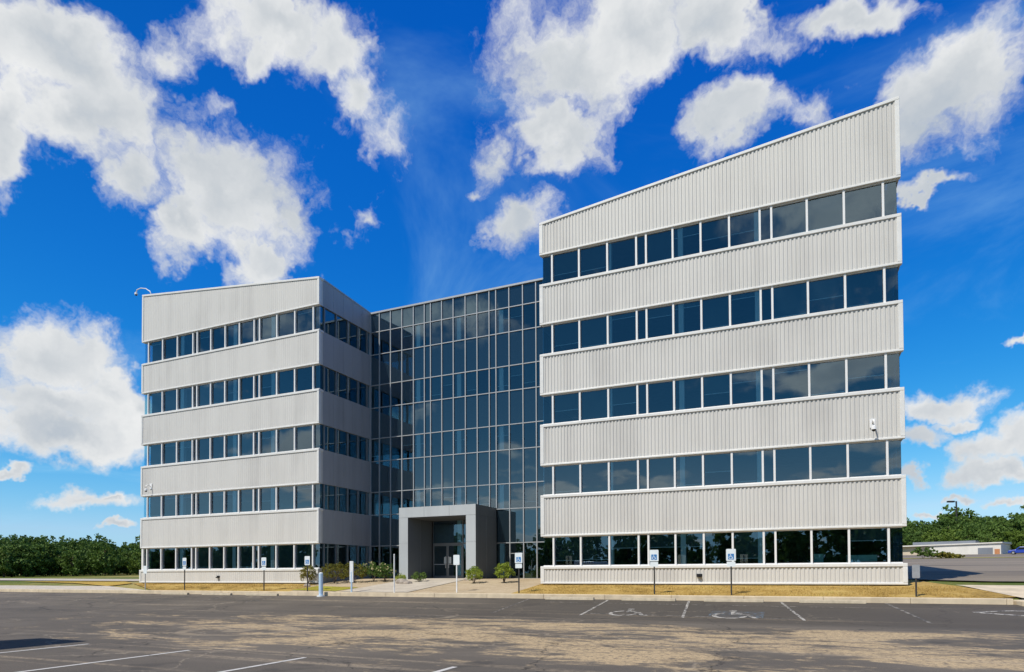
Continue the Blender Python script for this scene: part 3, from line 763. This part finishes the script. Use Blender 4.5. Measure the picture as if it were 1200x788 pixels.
acc_sign(-2.55, 29.2, 1.03, 'white accessible parking sign on a dark post before the middle of the nearer wing')
acc_sign(-12.54, 29.2, 1.03, 'white accessible sign on a dark post by the glass edge beside a round shrub')
acc_sign(-35.9, 29.2, 1.10, 'narrow white parking sign on a dark post by the far end of the farther wing', w=.34)
acc_sign(-29.18, 29.2, 1.03, 'white accessible parking sign on a dark post before the blinds of the farther wing', w=.38)
acc_sign(-25.86, 29.2, 1.06, 'single plate accessible sign on a dark post at the corner of the farther wing', lower=False, w=.38)
acc_sign(-39.59, 29.2, .62, 'low grey posted sign at the outer end of the farther wing', lower=False, post='post_grey', w=.34, sym=False)
acc_sign(-16.04, 29.2, .98, 'small white sign on a pale post in front of the entrance doors', lower=False, post='post_white', w=.36, sym=False)
acc_sign(4.28, 29.2, .28, 'short grey sign plate on a dark post beside the near end of the building', lower=False, w=.26, sym=False, plate='post_grey')

x, y = -24.1, 28.3; zb = H(x, y)
e = empty('bollard', (x, y, zb), 'thick pale blue steel bollard standing at the edge of the lot by the bushes', 'bollard')
mb = MB(); mb.tube([(x, y, zb-.02), (x, y, zb+1.28)], .115, 18); mb.build('pipe', M['bollard'], e)
mb = MB(); mb.ball((x, y, zb+1.28), .115, 16, sz=(1, 1, .5)); mb.build('cap', M['bollard_white'], e, True)
mb = MB(); mb.tube([(x, y, zb-.02), (x, y, zb+.06)], .22, 18); mb.build('footing', M['bollard_white'], e)
x, y = -22.36, 28.75; zb = E-1.06
e = empty('delineator_post', (x, y, zb), 'tall white marker post with a broad upper panel before the shrubs', 'marker post')
mb = MB(); mb.tube([(x, y, zb-.1), (x, y, zb+1.2)], .05, 10); mb.build('post', M['bollard'], e)
mb = MB(); mb.box(x-.12, x+.12, y-.03, y+.03, zb+.62, zb+1.78); mb.build('marker_panel', M['post_white'], e, bevel=.015)
x, y = -19.6, 28.8; zb = E-1.06
e = empty('marker_pole', (x, y, zb), 'slender pale pole at the kerb in front of the portal pillar', 'marker pole')
mb = MB(); mb.tube([(x, y, zb-.1), (x, y, zb+2.1)], .035, 10); mb.build('pole', M['post_white'], e)
mb = MB(); mb.ball((x, y, zb+2.1), .04, 8); mb.build('cap', M['post_white'], e, True)

# ------------------------------------------------------------------ foliage
def leaf_cluster(mb, p, n, rad, size, r, m=0, flat=.7):
    for _ in range(n):
        while True:
            q = Vector((r.uniform(-1, 1), r.uniform(-1, 1), r.uniform(-1, 1)))
            if q.length < 1: break
        c = p+Vector((q.x*rad, q.y*rad, q.z*rad*flat))
        a = Vector((r.gauss(0, 1), r.gauss(0, 1), r.gauss(0, .6))).normalized(); b = a.orthogonal().normalized()
        b.rotate(Matrix.Rotation(r.uniform(0, 6.28), 3, a)); s = size*r.uniform(.6, 1.3)
        up = a.cross(b)
        mb.quad(tuple(c-b*s*.5), tuple(c+up*s*.34+a*s*.08), tuple(c+b*s*.5), tuple(c-up*s*.34+a*s*.08), m)
def make_tree(seed, h, rw, leaf, n_clump, n_leaf, low=.12):
    """(trunk mesh, crown mesh) standing at the origin"""
    r = random.Random(seed); tr = MB(); cr = MB()
    top = Vector((r.uniform(-.3, .3), r.uniform(-.3, .3), h*.72)); tw = h*.022
    tr.tube([(0, 0, -.4), (0, 0, h*.12), tuple(top*.5+Vector((r.uniform(-.2, .2), 0, 0))), tuple(top)], [tw*1.5, tw, tw*.7, tw*.25], 8)
    tips = []
    for i in range(11):
        t = r.uniform(.22, .92); p0 = top*t; a = r.uniform(0, 6.28)
        ln = rw*r.uniform(.5, .95)*(1.1-.5*t); p1 = p0+Vector((math.cos(a)*ln, math.sin(a)*ln, h*r.uniform(.06, .20)))
        mid = (p0+p1)*.5+Vector((0, 0, h*.02)); tr.tube([tuple(p0), tuple(mid), tuple(p1)], [tw*.5, tw*.3, tw*.1], 6); tips.append(p1)
    for i in range(n_clump):
        if i < len(tips)*2: p = tips[i % len(tips)]+Vector((r.uniform(-.5, .5), r.uniform(-.5, .5), r.uniform(-.3, .8)))
        else:
            th = r.uniform(0, 6.28); u = r.uniform(-1, 1); rr = r.uniform(.45, 1.0)**.6
            s = math.sqrt(1-u*u); zc = h*(.5+low/4); hz = h*(.5-low/4)
            wav = 1+.22*mnoise.noise(Vector((math.cos(th)*1.7+seed, math.sin(th)*1.7, u*1.7)))
            if i % 4 == 0: u = -abs(u)
            p = Vector((math.cos(th)*s*rw*rr*wav, math.sin(th)*s*rw*rr*wav, max(.35, zc+u*hz*rr*wav*.98)))
        leaf_cluster(cr, p, n_leaf, rw*r.uniform(.16, .30), leaf, r)
    return tr.mesh('trunk', M['bark']), cr.mesh('crown', M['leaf_mid'])
def make_kind(seed, h, rw, leaf, nc, nl, low, m):
    t, c = make_tree(seed, h, rw, leaf, nc, nl, low); c.materials.clear(); c.materials.append(M[m])
    return t, c
kinds = [make_kind(11, 8.0, 3.6, .62, 95, 26, .06, 'leaf_dark'), make_kind(12, 7.4, 3.2, .58, 90, 26, .06, 'leaf_mid'), make_kind(13, 8.6, 3.0, .60, 90, 26, .08, 'leaf_dark'),
         make_kind(14, 6.6, 3.4, .56, 85, 26, .05, 'leaf_bright'), make_kind(15, 9.2, 4.0, .64, 100, 26, .07, 'leaf_mid')]
def tree(x, y, kind, s, label, group):
    e = empty('tree', (x, y, H(x, y)-.1), label, 'tree', group); e.rotation_euler = (0, 0, rnd.uniform(0, 6.28)); e.scale = (s*rnd.uniform(.92, 1.1), s*rnd.uniform(.92, 1.1), s)
    for n, me in zip(('trunk', 'crown'), kinds[kind]):
        o = bpy.data.objects.new(n, me); COL.objects.link(o); o.parent = e
    return e
F = Vector((-math.sin(R(23.838)), math.cos(R(23.838)))); Rt = Vector((F.y, -F.x))
def along(px, dist):                       # a bearing through the picture column px, at this ground distance
    t = (px-600)/752.1; d = (F+Rt*t).normalized()*dist; return d.x, d.y
# wood left of the building
gl = 'trees of the far wood beyond the service road'
spec = []
for row, (dist, n) in enumerate(((128, 22), (141, 22), (154, 20))):
    for i in range(n):
        px = -95+(285/(n-1))*i+rnd.uniform(-5, 5); spec.append((px, dist+rnd.uniform(-4, 4), row))
for px, dist, row in spec:
    kd = rnd.choice((0, 1, 2, 4, 0, 3)) if row < 2 else rnd.choice((0, 2, 4))
    s = {0: .62, 1: .72, 2: .80}[row]*rnd.uniform(.86, 1.08)
    if px < 52: s *= 1.12
    if 8 < px < 50: kd = 0; s *= 1.10
    if kd == 3: lab = 'yellowish green tree among the darker trees of the far wood past the service road'
    elif kd in (1, 4): lab = 'mid green broadleaf tree in the far wood past the service road'
    else: lab = 'dark green broadleaf tree in the far wood past the service road'
    x, y = along(px, dist); tree(x, y, kd, s, lab, gl+(' (yellowish)' if kd == 3 else ' (mid green)' if kd in (1, 4) else ' (dark)'))
# hillside wood right of the building
spec = []
for row, (dist, n) in enumerate(((184, 13), (198, 13), (214, 13), (232, 12))):
    for i in range(n):
        px = 1040+(215/(n-1))*i+rnd.uniform(-5, 5); spec.append((px, dist+rnd.uniform(-4, 4), row))
for px, dist, row in spec:
    kd = rnd.choice((0, 1, 2, 4, 0)); s = {0: .78, 1: .98, 2: 1.2, 3: 1.38}[row]*rnd.uniform(.92, 1.06)
    if px < 1105: s *= .86
    if 1115 < px < 1160 and row == 3: s *= 1.06
    if row < 2 and 1085 < px < 1125: kd = 3
    if row == 0 and px > 1180: kd = 3; s *= 1.1
    lab = ('yellowish green tree on the wooded hillside behind the white warehouse', 'mid green tree on the wooded hillside behind the white warehouse', 'dark green tree on the wooded hillside behind the white warehouse')[0 if kd == 3 else 1 if kd in (1, 4) else 2]
    x, y = along(px, dist); tree(x, y, kd, s, lab, 'trees of the hillside wood'+(' (yellowish)' if kd == 3 else ' (mid green)' if kd in (1, 4) else ' (dark)'))
# trees across the lot, mirrored in the lower windows
for i in range(44):
    x = -195+i*5.4+rnd.uniform(-2, 2); y = -58+rnd.uniform(-7, 7); tree(x, y, rnd.choice((0, 2, 4, 1)), rnd.uniform(.95, 1.5), 'tree across the parking lot, seen only as a dark reflection in the windows', 'trees mirrored in the windows')

def shrub(x, y, w, h, m, label, seed, cat='shrub', leaf=.085, n=70, trunk=True, blooms=0, name='shrub'):
    zb = H(x, y); e = empty(name, (x, y, zb), label, cat)
    r = random.Random(seed); mb = MB()
    for i in range(5):
        a = r.uniform(0, 6.28); mb.tube([(x, y, zb-.05), (x+.1*w*math.cos(a), y+.1*w*math.sin(a), zb+h*.3), (x+.32*w*math.cos(a), y+.32*w*math.sin(a), zb+h*.7)], [.022, .016, .006], 6)
    mb.build('stem', M['bark'], e)
    mb = MB()
    for i in range(n):
        th = r.uniform(0, 6.28); u = r.uniform(-.8, 1); rr = r.uniform(.3, 1)**.5; s = math.sqrt(1-u*u)
        wv = 1+.3*mnoise.noise(Vector((math.cos(th)*2+seed, math.sin(th)*2, u*2)))
        p = Vector((x+math.cos(th)*s*w/2*rr*wv, y+math.sin(th)*s*w/2*rr*wv, zb+h*(.56+.42*u*rr*wv)))
        leaf_cluster(mb, p, 16, .13, leaf, r)
    mb.build('leaves', M[m], e)
    if blooms:
        mb = MB()
        for i in range(blooms):
            th = r.uniform(2.6, 6.8); u = r.uniform(-.2, .95); s = math.sqrt(1-u*u)
            leaf_cluster(mb, Vector((x+math.cos(th)*s*w*.52, y+math.sin(th)*s*w*.52, zb+h*(.56+.44*u))), 6, .07, .07, r)
        mb.build('blossoms', M['flower'], e)
    return e
shrub(-28.55, 32.3, .95, 1.35, 'leaf_olive', 'upright golden shrub at the corner of the farther wing', 1)
shrub(-27.2, 33.2, 1.9, 1.4, 'leaf_olive', 'largest olive green bush in the bed behind the pale blue bollard', 2, n=150)
shrub(-25.9, 33.6, 1.6, 1.3, 'leaf_olive', 'dark olive bush in the bed directly behind the white marker post', 3, n=100)
shrub(-24.95, 34.3, 1.5, 1.3, 'leaf_mid', 'green bush dotted with pale blooms right after the white marker post', 4, n=100, blooms=26)
shrub(-23.95, 34.2, 1.2, 1.2, 'leaf_dark', 'dark green bush with a few pale blooms against the portal pillar', 5, n=90, blooms=14)
shrub(-22.35, 33.6, .75, .55, 'leaf_shrub', 'low clump of yellow green leaves at the foot of the portal pillar', 6, n=40, leaf=.07)
shrub(-21.4, 34.1, .95, .60, 'leaf_mid', 'low dark green clump beside the rocks before the doors', 7, n=50, leaf=.07)
shrub(-17.2, 33.4, 1.05, 1.0, 'leaf_shrub', 'round bright green shrub on a thin stem beside the portal', 8, n=85)
shrub(-15.35, 33.6, 1.05, 1.20, 'leaf_shrub', 'taller bright green shrub between the portal and the nearer wing', 9, n=95)
for i, (x, y, s, lab) in enumerate(((-22.0, 33.2, .34, 'largest tan landscape rock between the two low clumps at the portal'), (-21.5, 33.0, .22, 'small tan rock next to the largest rock at the portal'), (-18.3, 35.0, .25, 'tan rock at the foot of the near portal pillar'), (-27.9, 31.5, .2, 'tan rock at the edge of the shrub bed'))):
    r = random.Random(i); mb = MB(); mb.ball((0, 0, 0), s, 12, sz=(1.3, 1, .7))
    mb.v = [tuple(Vector(v)*(1+.25*mnoise.noise(Vector(v)*4+Vector((i*5, 0, 0))))) for v in mb.v]
    o = mb.build('landscape_rock', M['rock']); o.location = (x, y, H(x, y)+s*.25); tag(o, lab, 'rock')

# dry grass blades along the front
mb = MB(); r = random.Random(9)
def blades(x0, x1, y0, y1, n, hh):
    for _ in range(n):
        x, y = r.uniform(x0, x1), r.uniform(y0, y1)
        if x < -27 and y < 28.92+(32.9-28.92)*max(0, (-38.5-x)/7.5): continue
        if mnoise.noise(Vector((x*.9, y*.9, 0))) < -.15: continue
        z = H(x, y); a = r.uniform(0, 6.28); h = hh*r.uniform(.5, 1.3); w = .012; c, s = math.cos(a)*w, math.sin(a)*w
        mb.tri((x-c, y-s, z), (x+c, y+s, z), (x+r.uniform(-.04, .04), y+r.uniform(-.04, .04), z+h))
blades(-44.5, -27.2, 28.95, 32.75, 9000, .07); blades(-12.8, 6.3, 28.95, 32.78, 14000, .07); blades(-27.2, -23.8, 29.4, 31.2, 1500, .06)
tag(mb.build('dry_grass', M['blade']), 'short dry golden grass on the strip before the building', kind='stuff')

# ------------------------------------------------------------------ far right: warehouse, lamp, hedge, cars
def px_at(px, dist): return along(px, dist)
x0, y0 = px_at(1050, 172); x1, y1 = px_at(1174, 168)
bx = empty('warehouse', (x0, y0, H(x0, y0)), 'long low white warehouse with a tan end wall below the wooded hillside', 'warehouse')
zb = min(H(x0, y0), H(x1, y1))-.3
d = Vector((x1-x0, y1-y0, 0)); L = d.length; d.normalize(); n = Vector((-d.y, d.x, 0))
def P(t, s, z): q = Vector((x0, y0, 0))+d*t+n*s; return (q.x, q.y, z)
def fbox(mb, t0, t1, s0_, s1, z0, z1): mb.hexa([P(t0, s0_, z0), P(t1, s0_, z0), P(t1, s1, z0), P(t0, s1, z0), P(t0, s0_, z1), P(t1, s0_, z1), P(t1, s1, z1), P(t0, s1, z1)])
top = 4.9+E+1.25
mb = MB(); fbox(mb, 0, L*.34, 0, 18, zb, top-.5); mb.build('tan_wall', M['far_tan'], bx)
mb = MB(); fbox(mb, L*.34+.01, L, -.6, 18, zb, top-.25); mb.build('white_wall', M['far_white'], bx)
mb = MB(); mb.hexa([P(-.3, -.9, top-.48), P(L+.3, -.9, top-.23), P(L+.3, 18.3, top-.23), P(-.3, 18.3, top-.48), P(-.3, -.9, top-.2), P(L+.3, -.9, top), P(L+.3, 18.3, top+.5), P(-.3, 18.3, top+.2)]); mb.build('roof', M['far_white'], bx)
mb = MB(); fbox(mb, L*.10, L*.72, 6, 14, top+.15, top+.75); mb.build('roof_monitor', M['far_roof'], bx)
mb = MB(); fbox(mb, L*.80, L*.93, -.75, -.61, zb+.3, zb+1.7); mb.build('loading_door', M['far_roof'], bx)
mb = MB(); fbox(mb, L*.93+.3, L*.99, -.75, -.61, zb+.3, zb+1.4); mb.build('brick_panel', simple('orange brick', (.50, .22, .10), .8), bx)

x, y = px_at(1122, 224); zb = H(x, y); zt = .0905*224+E
e = empty('street_lamp', (x, y, zb), 'dark lot lamp on a tall pole rising over the hillside trees', 'street lamp')
mb = MB(); mb.tube([(x, y, zb), (x, y, zt)], [.24, .2], 8); mb.build('pole', M['post_dark'], e)
mb = MB(); q = Vector((-Rt.x, -Rt.y, 0)); mb.tube([(x, y, zt-.15), tuple(Vector((x, y, zt-.15))+q*.9)], .09, 6); mb.build('arm', M['post_dark'], e)
mb = MB(); c = Vector((x, y, zt-.12))+q*1.6
a = q*.9; b = Vector((-q.y, q.x, 0))*.4
mb.hexa([tuple(c-a-b+Vector((0, 0, -.22))), tuple(c+a-b+Vector((0, 0, -.22))), tuple(c+a+b+Vector((0, 0, -.22))), tuple(c-a+b+Vector((0, 0, -.22)))]+[tuple(c-a-b+Vector((0, 0, .22))), tuple(c+a-b+Vector((0, 0, .22))), tuple(c+a+b+Vector((0, 0, .22))), tuple(c-a+b+Vector((0, 0, .22)))]); mb.build('lamp_head', M['post_dark'], e)
for i, (px, dist, w, h, m, lab) in enumerate(((1082, 114, 3.2, 1.9, 'leaf_dark', 'tallest dark bush on the verge before the tan warehouse wall'), (1092, 114, 3.4, 1.2, 'leaf_mid', 'lower green bush joining the tall dark bush on the verge'), (1104, 114, 3.0, .9, 'leaf_olive', 'low olive bush at the tail of the verge planting'), (1116, 114, 2.6, .6, 'leaf_olive', 'lowest clump of brush before the white warehouse wall'))):
    x, y = px_at(px, dist); shrub(x, y, w, h, m, lab, 40+i, n=60, leaf=.28)

# a simple car built once; used for the far parked car and (taller) as the van waiting outside the picture
def car(name, x, y, rot, body, L, W, Hh, prof, label, cat):
    zb = H(x, y); e = empty(name, (x, y, zb+.02), label, cat); Mx = Matrix.Translation((x, y, zb+.02)) @ Matrix.Rotation(rot, 4, 'Z')
    def T(mb): mb.v = [tuple(Mx @ Vector(v)) for v in mb.v]; return mb
    mb = MB(); mb.prism([(a*L, b*Hh) for a, b in prof], 'x', -W/2, W/2); T(mb).build('body', M[body], e, bevel=.10)
    top = [p for p in prof]
    mb = MB()
    for sx in (-1, 1):
        x0 = sx*(W/2+.004); x1 = sx*(W/2+.010)
        g = [(a*L, b*Hh) for a, b in car_glass[name]]; mb.prism(g, 'x', min(x0, x1), max(x0, x1))
    T(mb).build('side_window', M['carglass'], e)
    for sx in (-1, 1):
        for yy in (-.31, .31):
            mb = MB(); mb.tube([(sx*(W/2-.20), yy*L, .33), (sx*(W/2+.012), yy*L, .33)], .33, 18); w = T(mb).build('wheel', M['rubber'], e)
            mb = MB(); mb.tube([(sx*(W/2+.013), yy*L, .33), (sx*(W/2+.022), yy*L, .33)], .19, 14); T(mb).build('rim', M['post_grey'], w)
    for sx in (-1, 1):
        mb = MB(); mb.box(sx*W*.36-.14, sx*W*.36+.14, -L/2-.02, -L/2+.06, Hh*.42, Hh*.56); T(mb).build('tail_lamp', M['lamp_red'], e)
    return e
car_glass = {'parked_car': [(-.30, .62), (-.20, .92), (.08, .92), (.20, .62)], 'cargo_van': [(.24, .52), (.24, .80), (.36, .78), (.40, .52)]}
px, py = px_at(1199, 158)
car('parked_car', px, py, R(70), 'car_blue', 4.5, 1.8, 1.5, [(-.5, .18), (.5, .18), (.5, .45), (.46, .56), (.24, .62), (.10, .98), (-.22, 1.0), (-.38, .66), (-.5, .60)], 'blue car parked in the far side lot beyond the warehouse end', 'car')
car('cargo_van', -17.98, 5.85, R(180), 'car_white', 5.7, 2.0, 2.62, [(-.5, .14), (.5, .14), (.5, .36), (.47, .45), (.40, .50), (.30, .94), (.24, 1.0), (-.48, 1.0), (-.5, .96)], 'white cargo van parked just outside the picture whose shadow reaches the stall lines', 'van')

# ------------------------------------------------------------------ camera
cd = bpy.data.cameras.new('camera'); cam = bpy.data.objects.new('camera', cd); COL.objects.link(cam)
cd.sensor_width = 36; cd.lens = 752.102/1200*36; cd.shift_y = (656.07-394)/1200
cd.clip_end = 4000; cd.clip_start = .1
cam.matrix_world = Matrix.Translation((0, 0, E)) @ Matrix.Rotation(R(23.838), 4, 'Z') @ Matrix.Rotation(R(90+1.247), 4, 'X') @ Matrix.Rotation(R(-.238), 4, 'Z')
sc.camera = cam

# ------------------------------------------------------------------ sun and sky
EL, AZ = R(52.5), R(22.0)
sd = Vector((-math.sin(AZ)*math.cos(EL), -math.cos(AZ)*math.cos(EL), math.sin(EL)))
ld = bpy.data.lights.new('sun', 'SUN'); ld.energy = 4.3; ld.angle = R(.53); ld.color = (1, .945, .85)
lo = bpy.data.objects.new('sun', ld); COL.objects.link(lo); lo.rotation_euler = sd.to_track_quat('Z', 'Y').to_euler(); lo.location = (0, 0, 60)

w = bpy.data.worlds.new('World'); sc.world = w; w.use_nodes = True; nt = w.node_tree; nt.nodes.clear()
out = N(nt, 'ShaderNodeOutputWorld'); bg = N(nt, 'ShaderNodeBackground'); bg.inputs[1].default_value = .10; nt.links.new(bg.outputs[0], out.inputs[0])
sky = N(nt, 'ShaderNodeTexSky', sky_type='NISHITA', sun_disc=False); sky.sun_elevation = EL; sky.sun_rotation = math.atan2(sd.x, sd.y); sky.altitude = 200; sky.air_density = 1.0; sky.dust_density = .4; sky.ozone_density = 2.0
tc = N(nt, 'ShaderNodeTexCoord'); D = tc.outputs['Generated']
SKYG = globals().get('SKYG', True)
def gam(c, g, s):
    sp = N(nt, 'ShaderNodeSeparateColor'); nt.links.new(c, sp.inputs[0]); cb = N(nt, 'ShaderNodeCombineColor'); vs = []
    for i in range(3):
        v = math_(nt, 'POWER', math_(nt, 'MULTIPLY', sp.outputs[i], .1), g[i]); vs.append(math_(nt, 'MULTIPLY', v, s[i]*10))
    vs[1] = math_(nt, 'MINIMUM', vs[1], math_(nt, 'MULTIPLY', vs[2], .80)); vs[0] = math_(nt, 'MINIMUM', vs[0], math_(nt, 'MULTIPLY', vs[1], .62))
    for i in range(3): nt.links.new(vs[i], cb.inputs[i])
    return cb.outputs[0]
skyc0 = gam(sky.outputs[0], (3.13, 1.25, .59), (4.1, 1.22, 1.15))
dsun = N(nt, 'ShaderNodeVectorMath', operation='DOT_PRODUCT'); nt.links.new(D, dsun.inputs[0]); dsun.inputs[1].default_value = tuple(sd)
dim = math_(nt, 'SUBTRACT', 1.0, math_(nt, 'MULTIPLY', sstep(nt, dsun.outputs['Value'], .15, .95), .62))
sc_ = N(nt, 'ShaderNodeVectorMath', operation='SCALE'); nt.links.new(skyc0, sc_.inputs[0]); nt.links.new(dim, sc_.inputs['Scale']); skyc = sc_.outputs[0]
# clouds: soft lumps set around the compass, their edges torn by noise; one lump = (bearing px, height px, half sizes, turn)
def vdot(v, c):
    n = N(nt, 'ShaderNodeVectorMath', operation='DOT_PRODUCT'); nt.links.new(v, n.inputs[0]); n.inputs[1].default_value = c; return n.outputs['Value']
wn1 = noise_tex(nt, D, 5.0, 6, .62); wn2 = noise_tex(nt, D, 20.0, 4, .6)
def madd(a, b, c):
    n = N(nt, 'ShaderNodeVectorMath', operation='MULTIPLY_ADD'); nt.links.new(a, n.inputs[0]); n.inputs[1].default_value = b; nt.links.new(c, n.inputs[2]); return n.outputs[0]
def vsub(a, c):
    n = N(nt, 'ShaderNodeVectorMath', operation='SUBTRACT'); nt.links.new(a, n.inputs[0]); n.inputs[1].default_value = c; return n.outputs[0]
Dw = madd(vsub(wn1.outputs['Color'], (.5, .5, .5)), (.14, .14, .14), D)
Dw = madd(vsub(wn2.outputs['Color'], (.5, .5, .5)), (.05, .05, .05), Dw)
df = math_(nt, 'MAXIMUM', vdot(Dw, (F.x, F.y, 0)), .05)
u = math_(nt, 'DIVIDE', vdot(Dw, (Rt.x, Rt.y, 0)), df); v = math_(nt, 'DIVIDE', vdot(Dw, (0, 0, 1)), df)
cb = N(nt, 'ShaderNodeCombineXYZ'); nt.links.new(u, cb.inputs[0]); nt.links.new(v, cb.inputs[1])
UV = cb.outputs[0]
lumps = [(60, 60, 120, 70, 30), (120, 150, 85, 80, 40), (160, 222, 52, 55, 20), (15, 170, 48, 62, 25), (292, 205, 92, 88, 0), (298, 288, 46, 44, 30), (214, 262, 34, 46, 0), (345, 235, 36, 46, 0), 
         (305, 30, 95, 48, 10), (390, 62, 62, 58, 40), (412, 128, 46, 60, 15), 
         
         (655, 78, 100, 92, 15), (735, 45, 112, 72, -8), (825, 35, 62, 52, -10), (668, 168, 52, 46, 30), (618, 272, 38, 36, -25), (640, 150, 60, 50, 20), (872, 138, 76, 44, -22), (1000, 22, 88, 30, -8),
         (1135, 105, 92, 72, -12), (1085, 155, 54, 46, -20), (1192, 426, 26, 10, -8), (1092, 478, 66, 20, -4), (1085, 510, 46, 15, -6), (1130, 494, 28, 10, -12), (1074, 550, 18, 13, 0), (1175, 520, 66, 24, -8), (1165, 548, 58, 17, 0), (1125, 577, 17, 8, 0), (1085, 595, 24, 6, 0), (1175, 588, 34, 7, 0),
         (35, 412, 84, 52, 18), (112, 452, 58, 26, 14), (55, 468, 100, 34, 8), (62, 500, 125, 30, 4), (150, 478, 32, 30, 0), (15, 546, 24, 8, 0), (132, 582, 20, 5, 0), (130, 625, 26, 5, 0), (1100, 226, 40, 8, 0)]
f_, pit, rol = 752.102, R(1.247), R(.238)
def pix_uv(px, py):
    X = (px-600)/f_; Y = (656.07-py)/f_; X, Y = X*math.cos(rol)+Y*math.sin(rol), -X*math.sin(rol)+Y*math.cos(rol)
    dd = math.cos(pit)-Y*math.sin(pit); return X/dd, (math.sin(pit)+Y*math.cos(pit))/dd
acc = None
wisps = [(195, 50, 78, 56, 10, .50), (265, 120, 90, 46, -10, .55), (445, 165, 62, 95, 15, .42), (425, 245, 44, 46, 30, .45), (556, 216, 40, 26, 0, .55), (350, 312, 60, 18, 0, .5), (1095, 225, 80, 18, 0, .5), (960, 120, 90, 50, -30, .5), (590, 190, 60, 70, 30, .55), (900, 60, 120, 50, -20, .55), (95, 585, 110, 18, 0, .5), (330, 260, 70, 60, 0, .45), (30, 30, 90, 60, 0, .4)]
for (px, py, ra, rb, rot, faint) in [l+(0,) for l in lumps]+wisps:
    cu, cv = pix_uv(px, py)
    mp = N(nt, 'ShaderNodeMapping', vector_type='TEXTURE'); nt.links.new(UV, mp.inputs['Vector'])
    mp.inputs['Location'].default_value = (cu, cv, 0); mp.inputs['Rotation'].default_value = (0, 0, R(-rot)); mp.inputs['Scale'].default_value = (ra/f_, rb/f_, 1)
    ln = N(nt, 'ShaderNodeVectorMath', operation='LENGTH'); nt.links.new(mp.outputs[0], ln.inputs[0])
    lv = math_(nt, 'ADD', ln.outputs['Value'], faint) if faint else ln.outputs['Value']
    acc = lv if acc is None else math_(nt, 'SMOOTH_MIN', acc, lv, .16)
field = math_(nt, 'SUBTRACT', 1.09, acc)
front = sstep(nt, vdot(D, (F.x, F.y, 0)), .10, .22)
# the rest of the sky: scattered cumulus from noise on a flat cloud deck
up = math_(nt, 'ADD', math_(nt, 'MAXIMUM', vdot(D, (0, 0, 1)), 0.0), .12)
dv = N(nt, 'ShaderNodeVectorMath', operation='SCALE'); nt.links.new(D, dv.inputs[0]); nt.links.new(math_(nt, 'DIVIDE', 1.0, up), dv.inputs['Scale'])
deck = noise_tex(nt, dv.outputs[0], 1.5, 4, .5)
back = math_(nt, 'MULTIPLY', math_(nt, 'SUBTRACT', deck.outputs[0], .55), 7.0)
fld = N(nt, 'ShaderNodeMix'); nt.links.new(front, fld.inputs[0]); nt.links.new(back, fld.inputs[2]); nt.links.new(field, fld.inputs[3])
field = fld.outputs[0]
nz = noise_tex(nt, Dw, 6.5, 10, .635)
rl1 = noise_tex(nt, Dw, 6.0, 5, .5)
nzb = noise_tex(nt, vsub(Dw, (sd.x*.02-.012, sd.y*.02, -sd.z*.035)), 6.0, 5, .5)
dens = math_(nt, 'ADD', field, math_(nt, 'MULTIPLY', math_(nt, 'SUBTRACT', nz.outputs[0], .5), 2.6))
alpha = sstep(nt, dens, -.10, .62)
# light: relief from the noise, greyer where the cloud is thick
rel = math_(nt, 'MULTIPLY', math_(nt, 'SUBTRACT', rl1.outputs[0], nzb.outputs[0]), 1.5)
soft = noise_tex(nt, D, 5.0, 4, .5)
thick = sstep(nt, math_(nt, 'ADD', field, math_(nt, 'MULTIPLY', math_(nt, 'SUBTRACT', soft.outputs[0], .5), 2.0)), .1, 1.1)
lit = math_(nt, 'ADD', math_(nt, 'SUBTRACT', .82, math_(nt, 'MULTIPLY', thick, .38)), rel, clamp=True)
cc = ramp(nt, lit, [(0, (.40, .48, .58)), (.45, (.62, .66, .70)), (1, (.90, .91, .91))])
ccs = N(nt, 'ShaderNodeVectorMath', operation='SCALE'); nt.links.new(cc.outputs[0], ccs.inputs[0]); ccs.inputs['Scale'].default_value = 9.6
vn = noise_tex(nt, dv.outputs[0], .8, 7, .62, 1.2)
hz = math_(nt, 'SUBTRACT', 1.0, sstep(nt, vdot(D, (0, 0, 1)), .0, .30))
veil = math_(nt, 'ADD', math_(nt, 'MULTIPLY', sstep(nt, vn.outputs[0], .54, .78), .30), math_(nt, 'MULTIPLY', math_(nt, 'MULTIPLY', hz, hz), .38), clamp=True)
skyv = mix(nt, veil, skyc, (3.7, 6.9, 9.4))
fin = mix(nt, alpha, skyv, ccs.outputs[0])
nt.links.new(fin, bg.inputs[0])
w.cycles.sampling_method = 'MANUAL'; w.cycles.sample_map_resolution = 1024

# ------------------------------------------------------------------ render settings
sc.view_settings.view_transform = 'Standard'; sc.view_settings.look = 'None'; sc.view_settings.exposure = 0; sc.view_settings.gamma = 1
sc.render.engine = 'CYCLES'
c = sc.cycles; c.use_denoising = True; c.max_bounces = 8; c.transparent_max_bounces = 16; c.glossy_bounces = 4; c.diffuse_bounces = 3; c.caustics_reflective = False; c.caustics_refractive = False
c.sample_clamp_indirect = 6
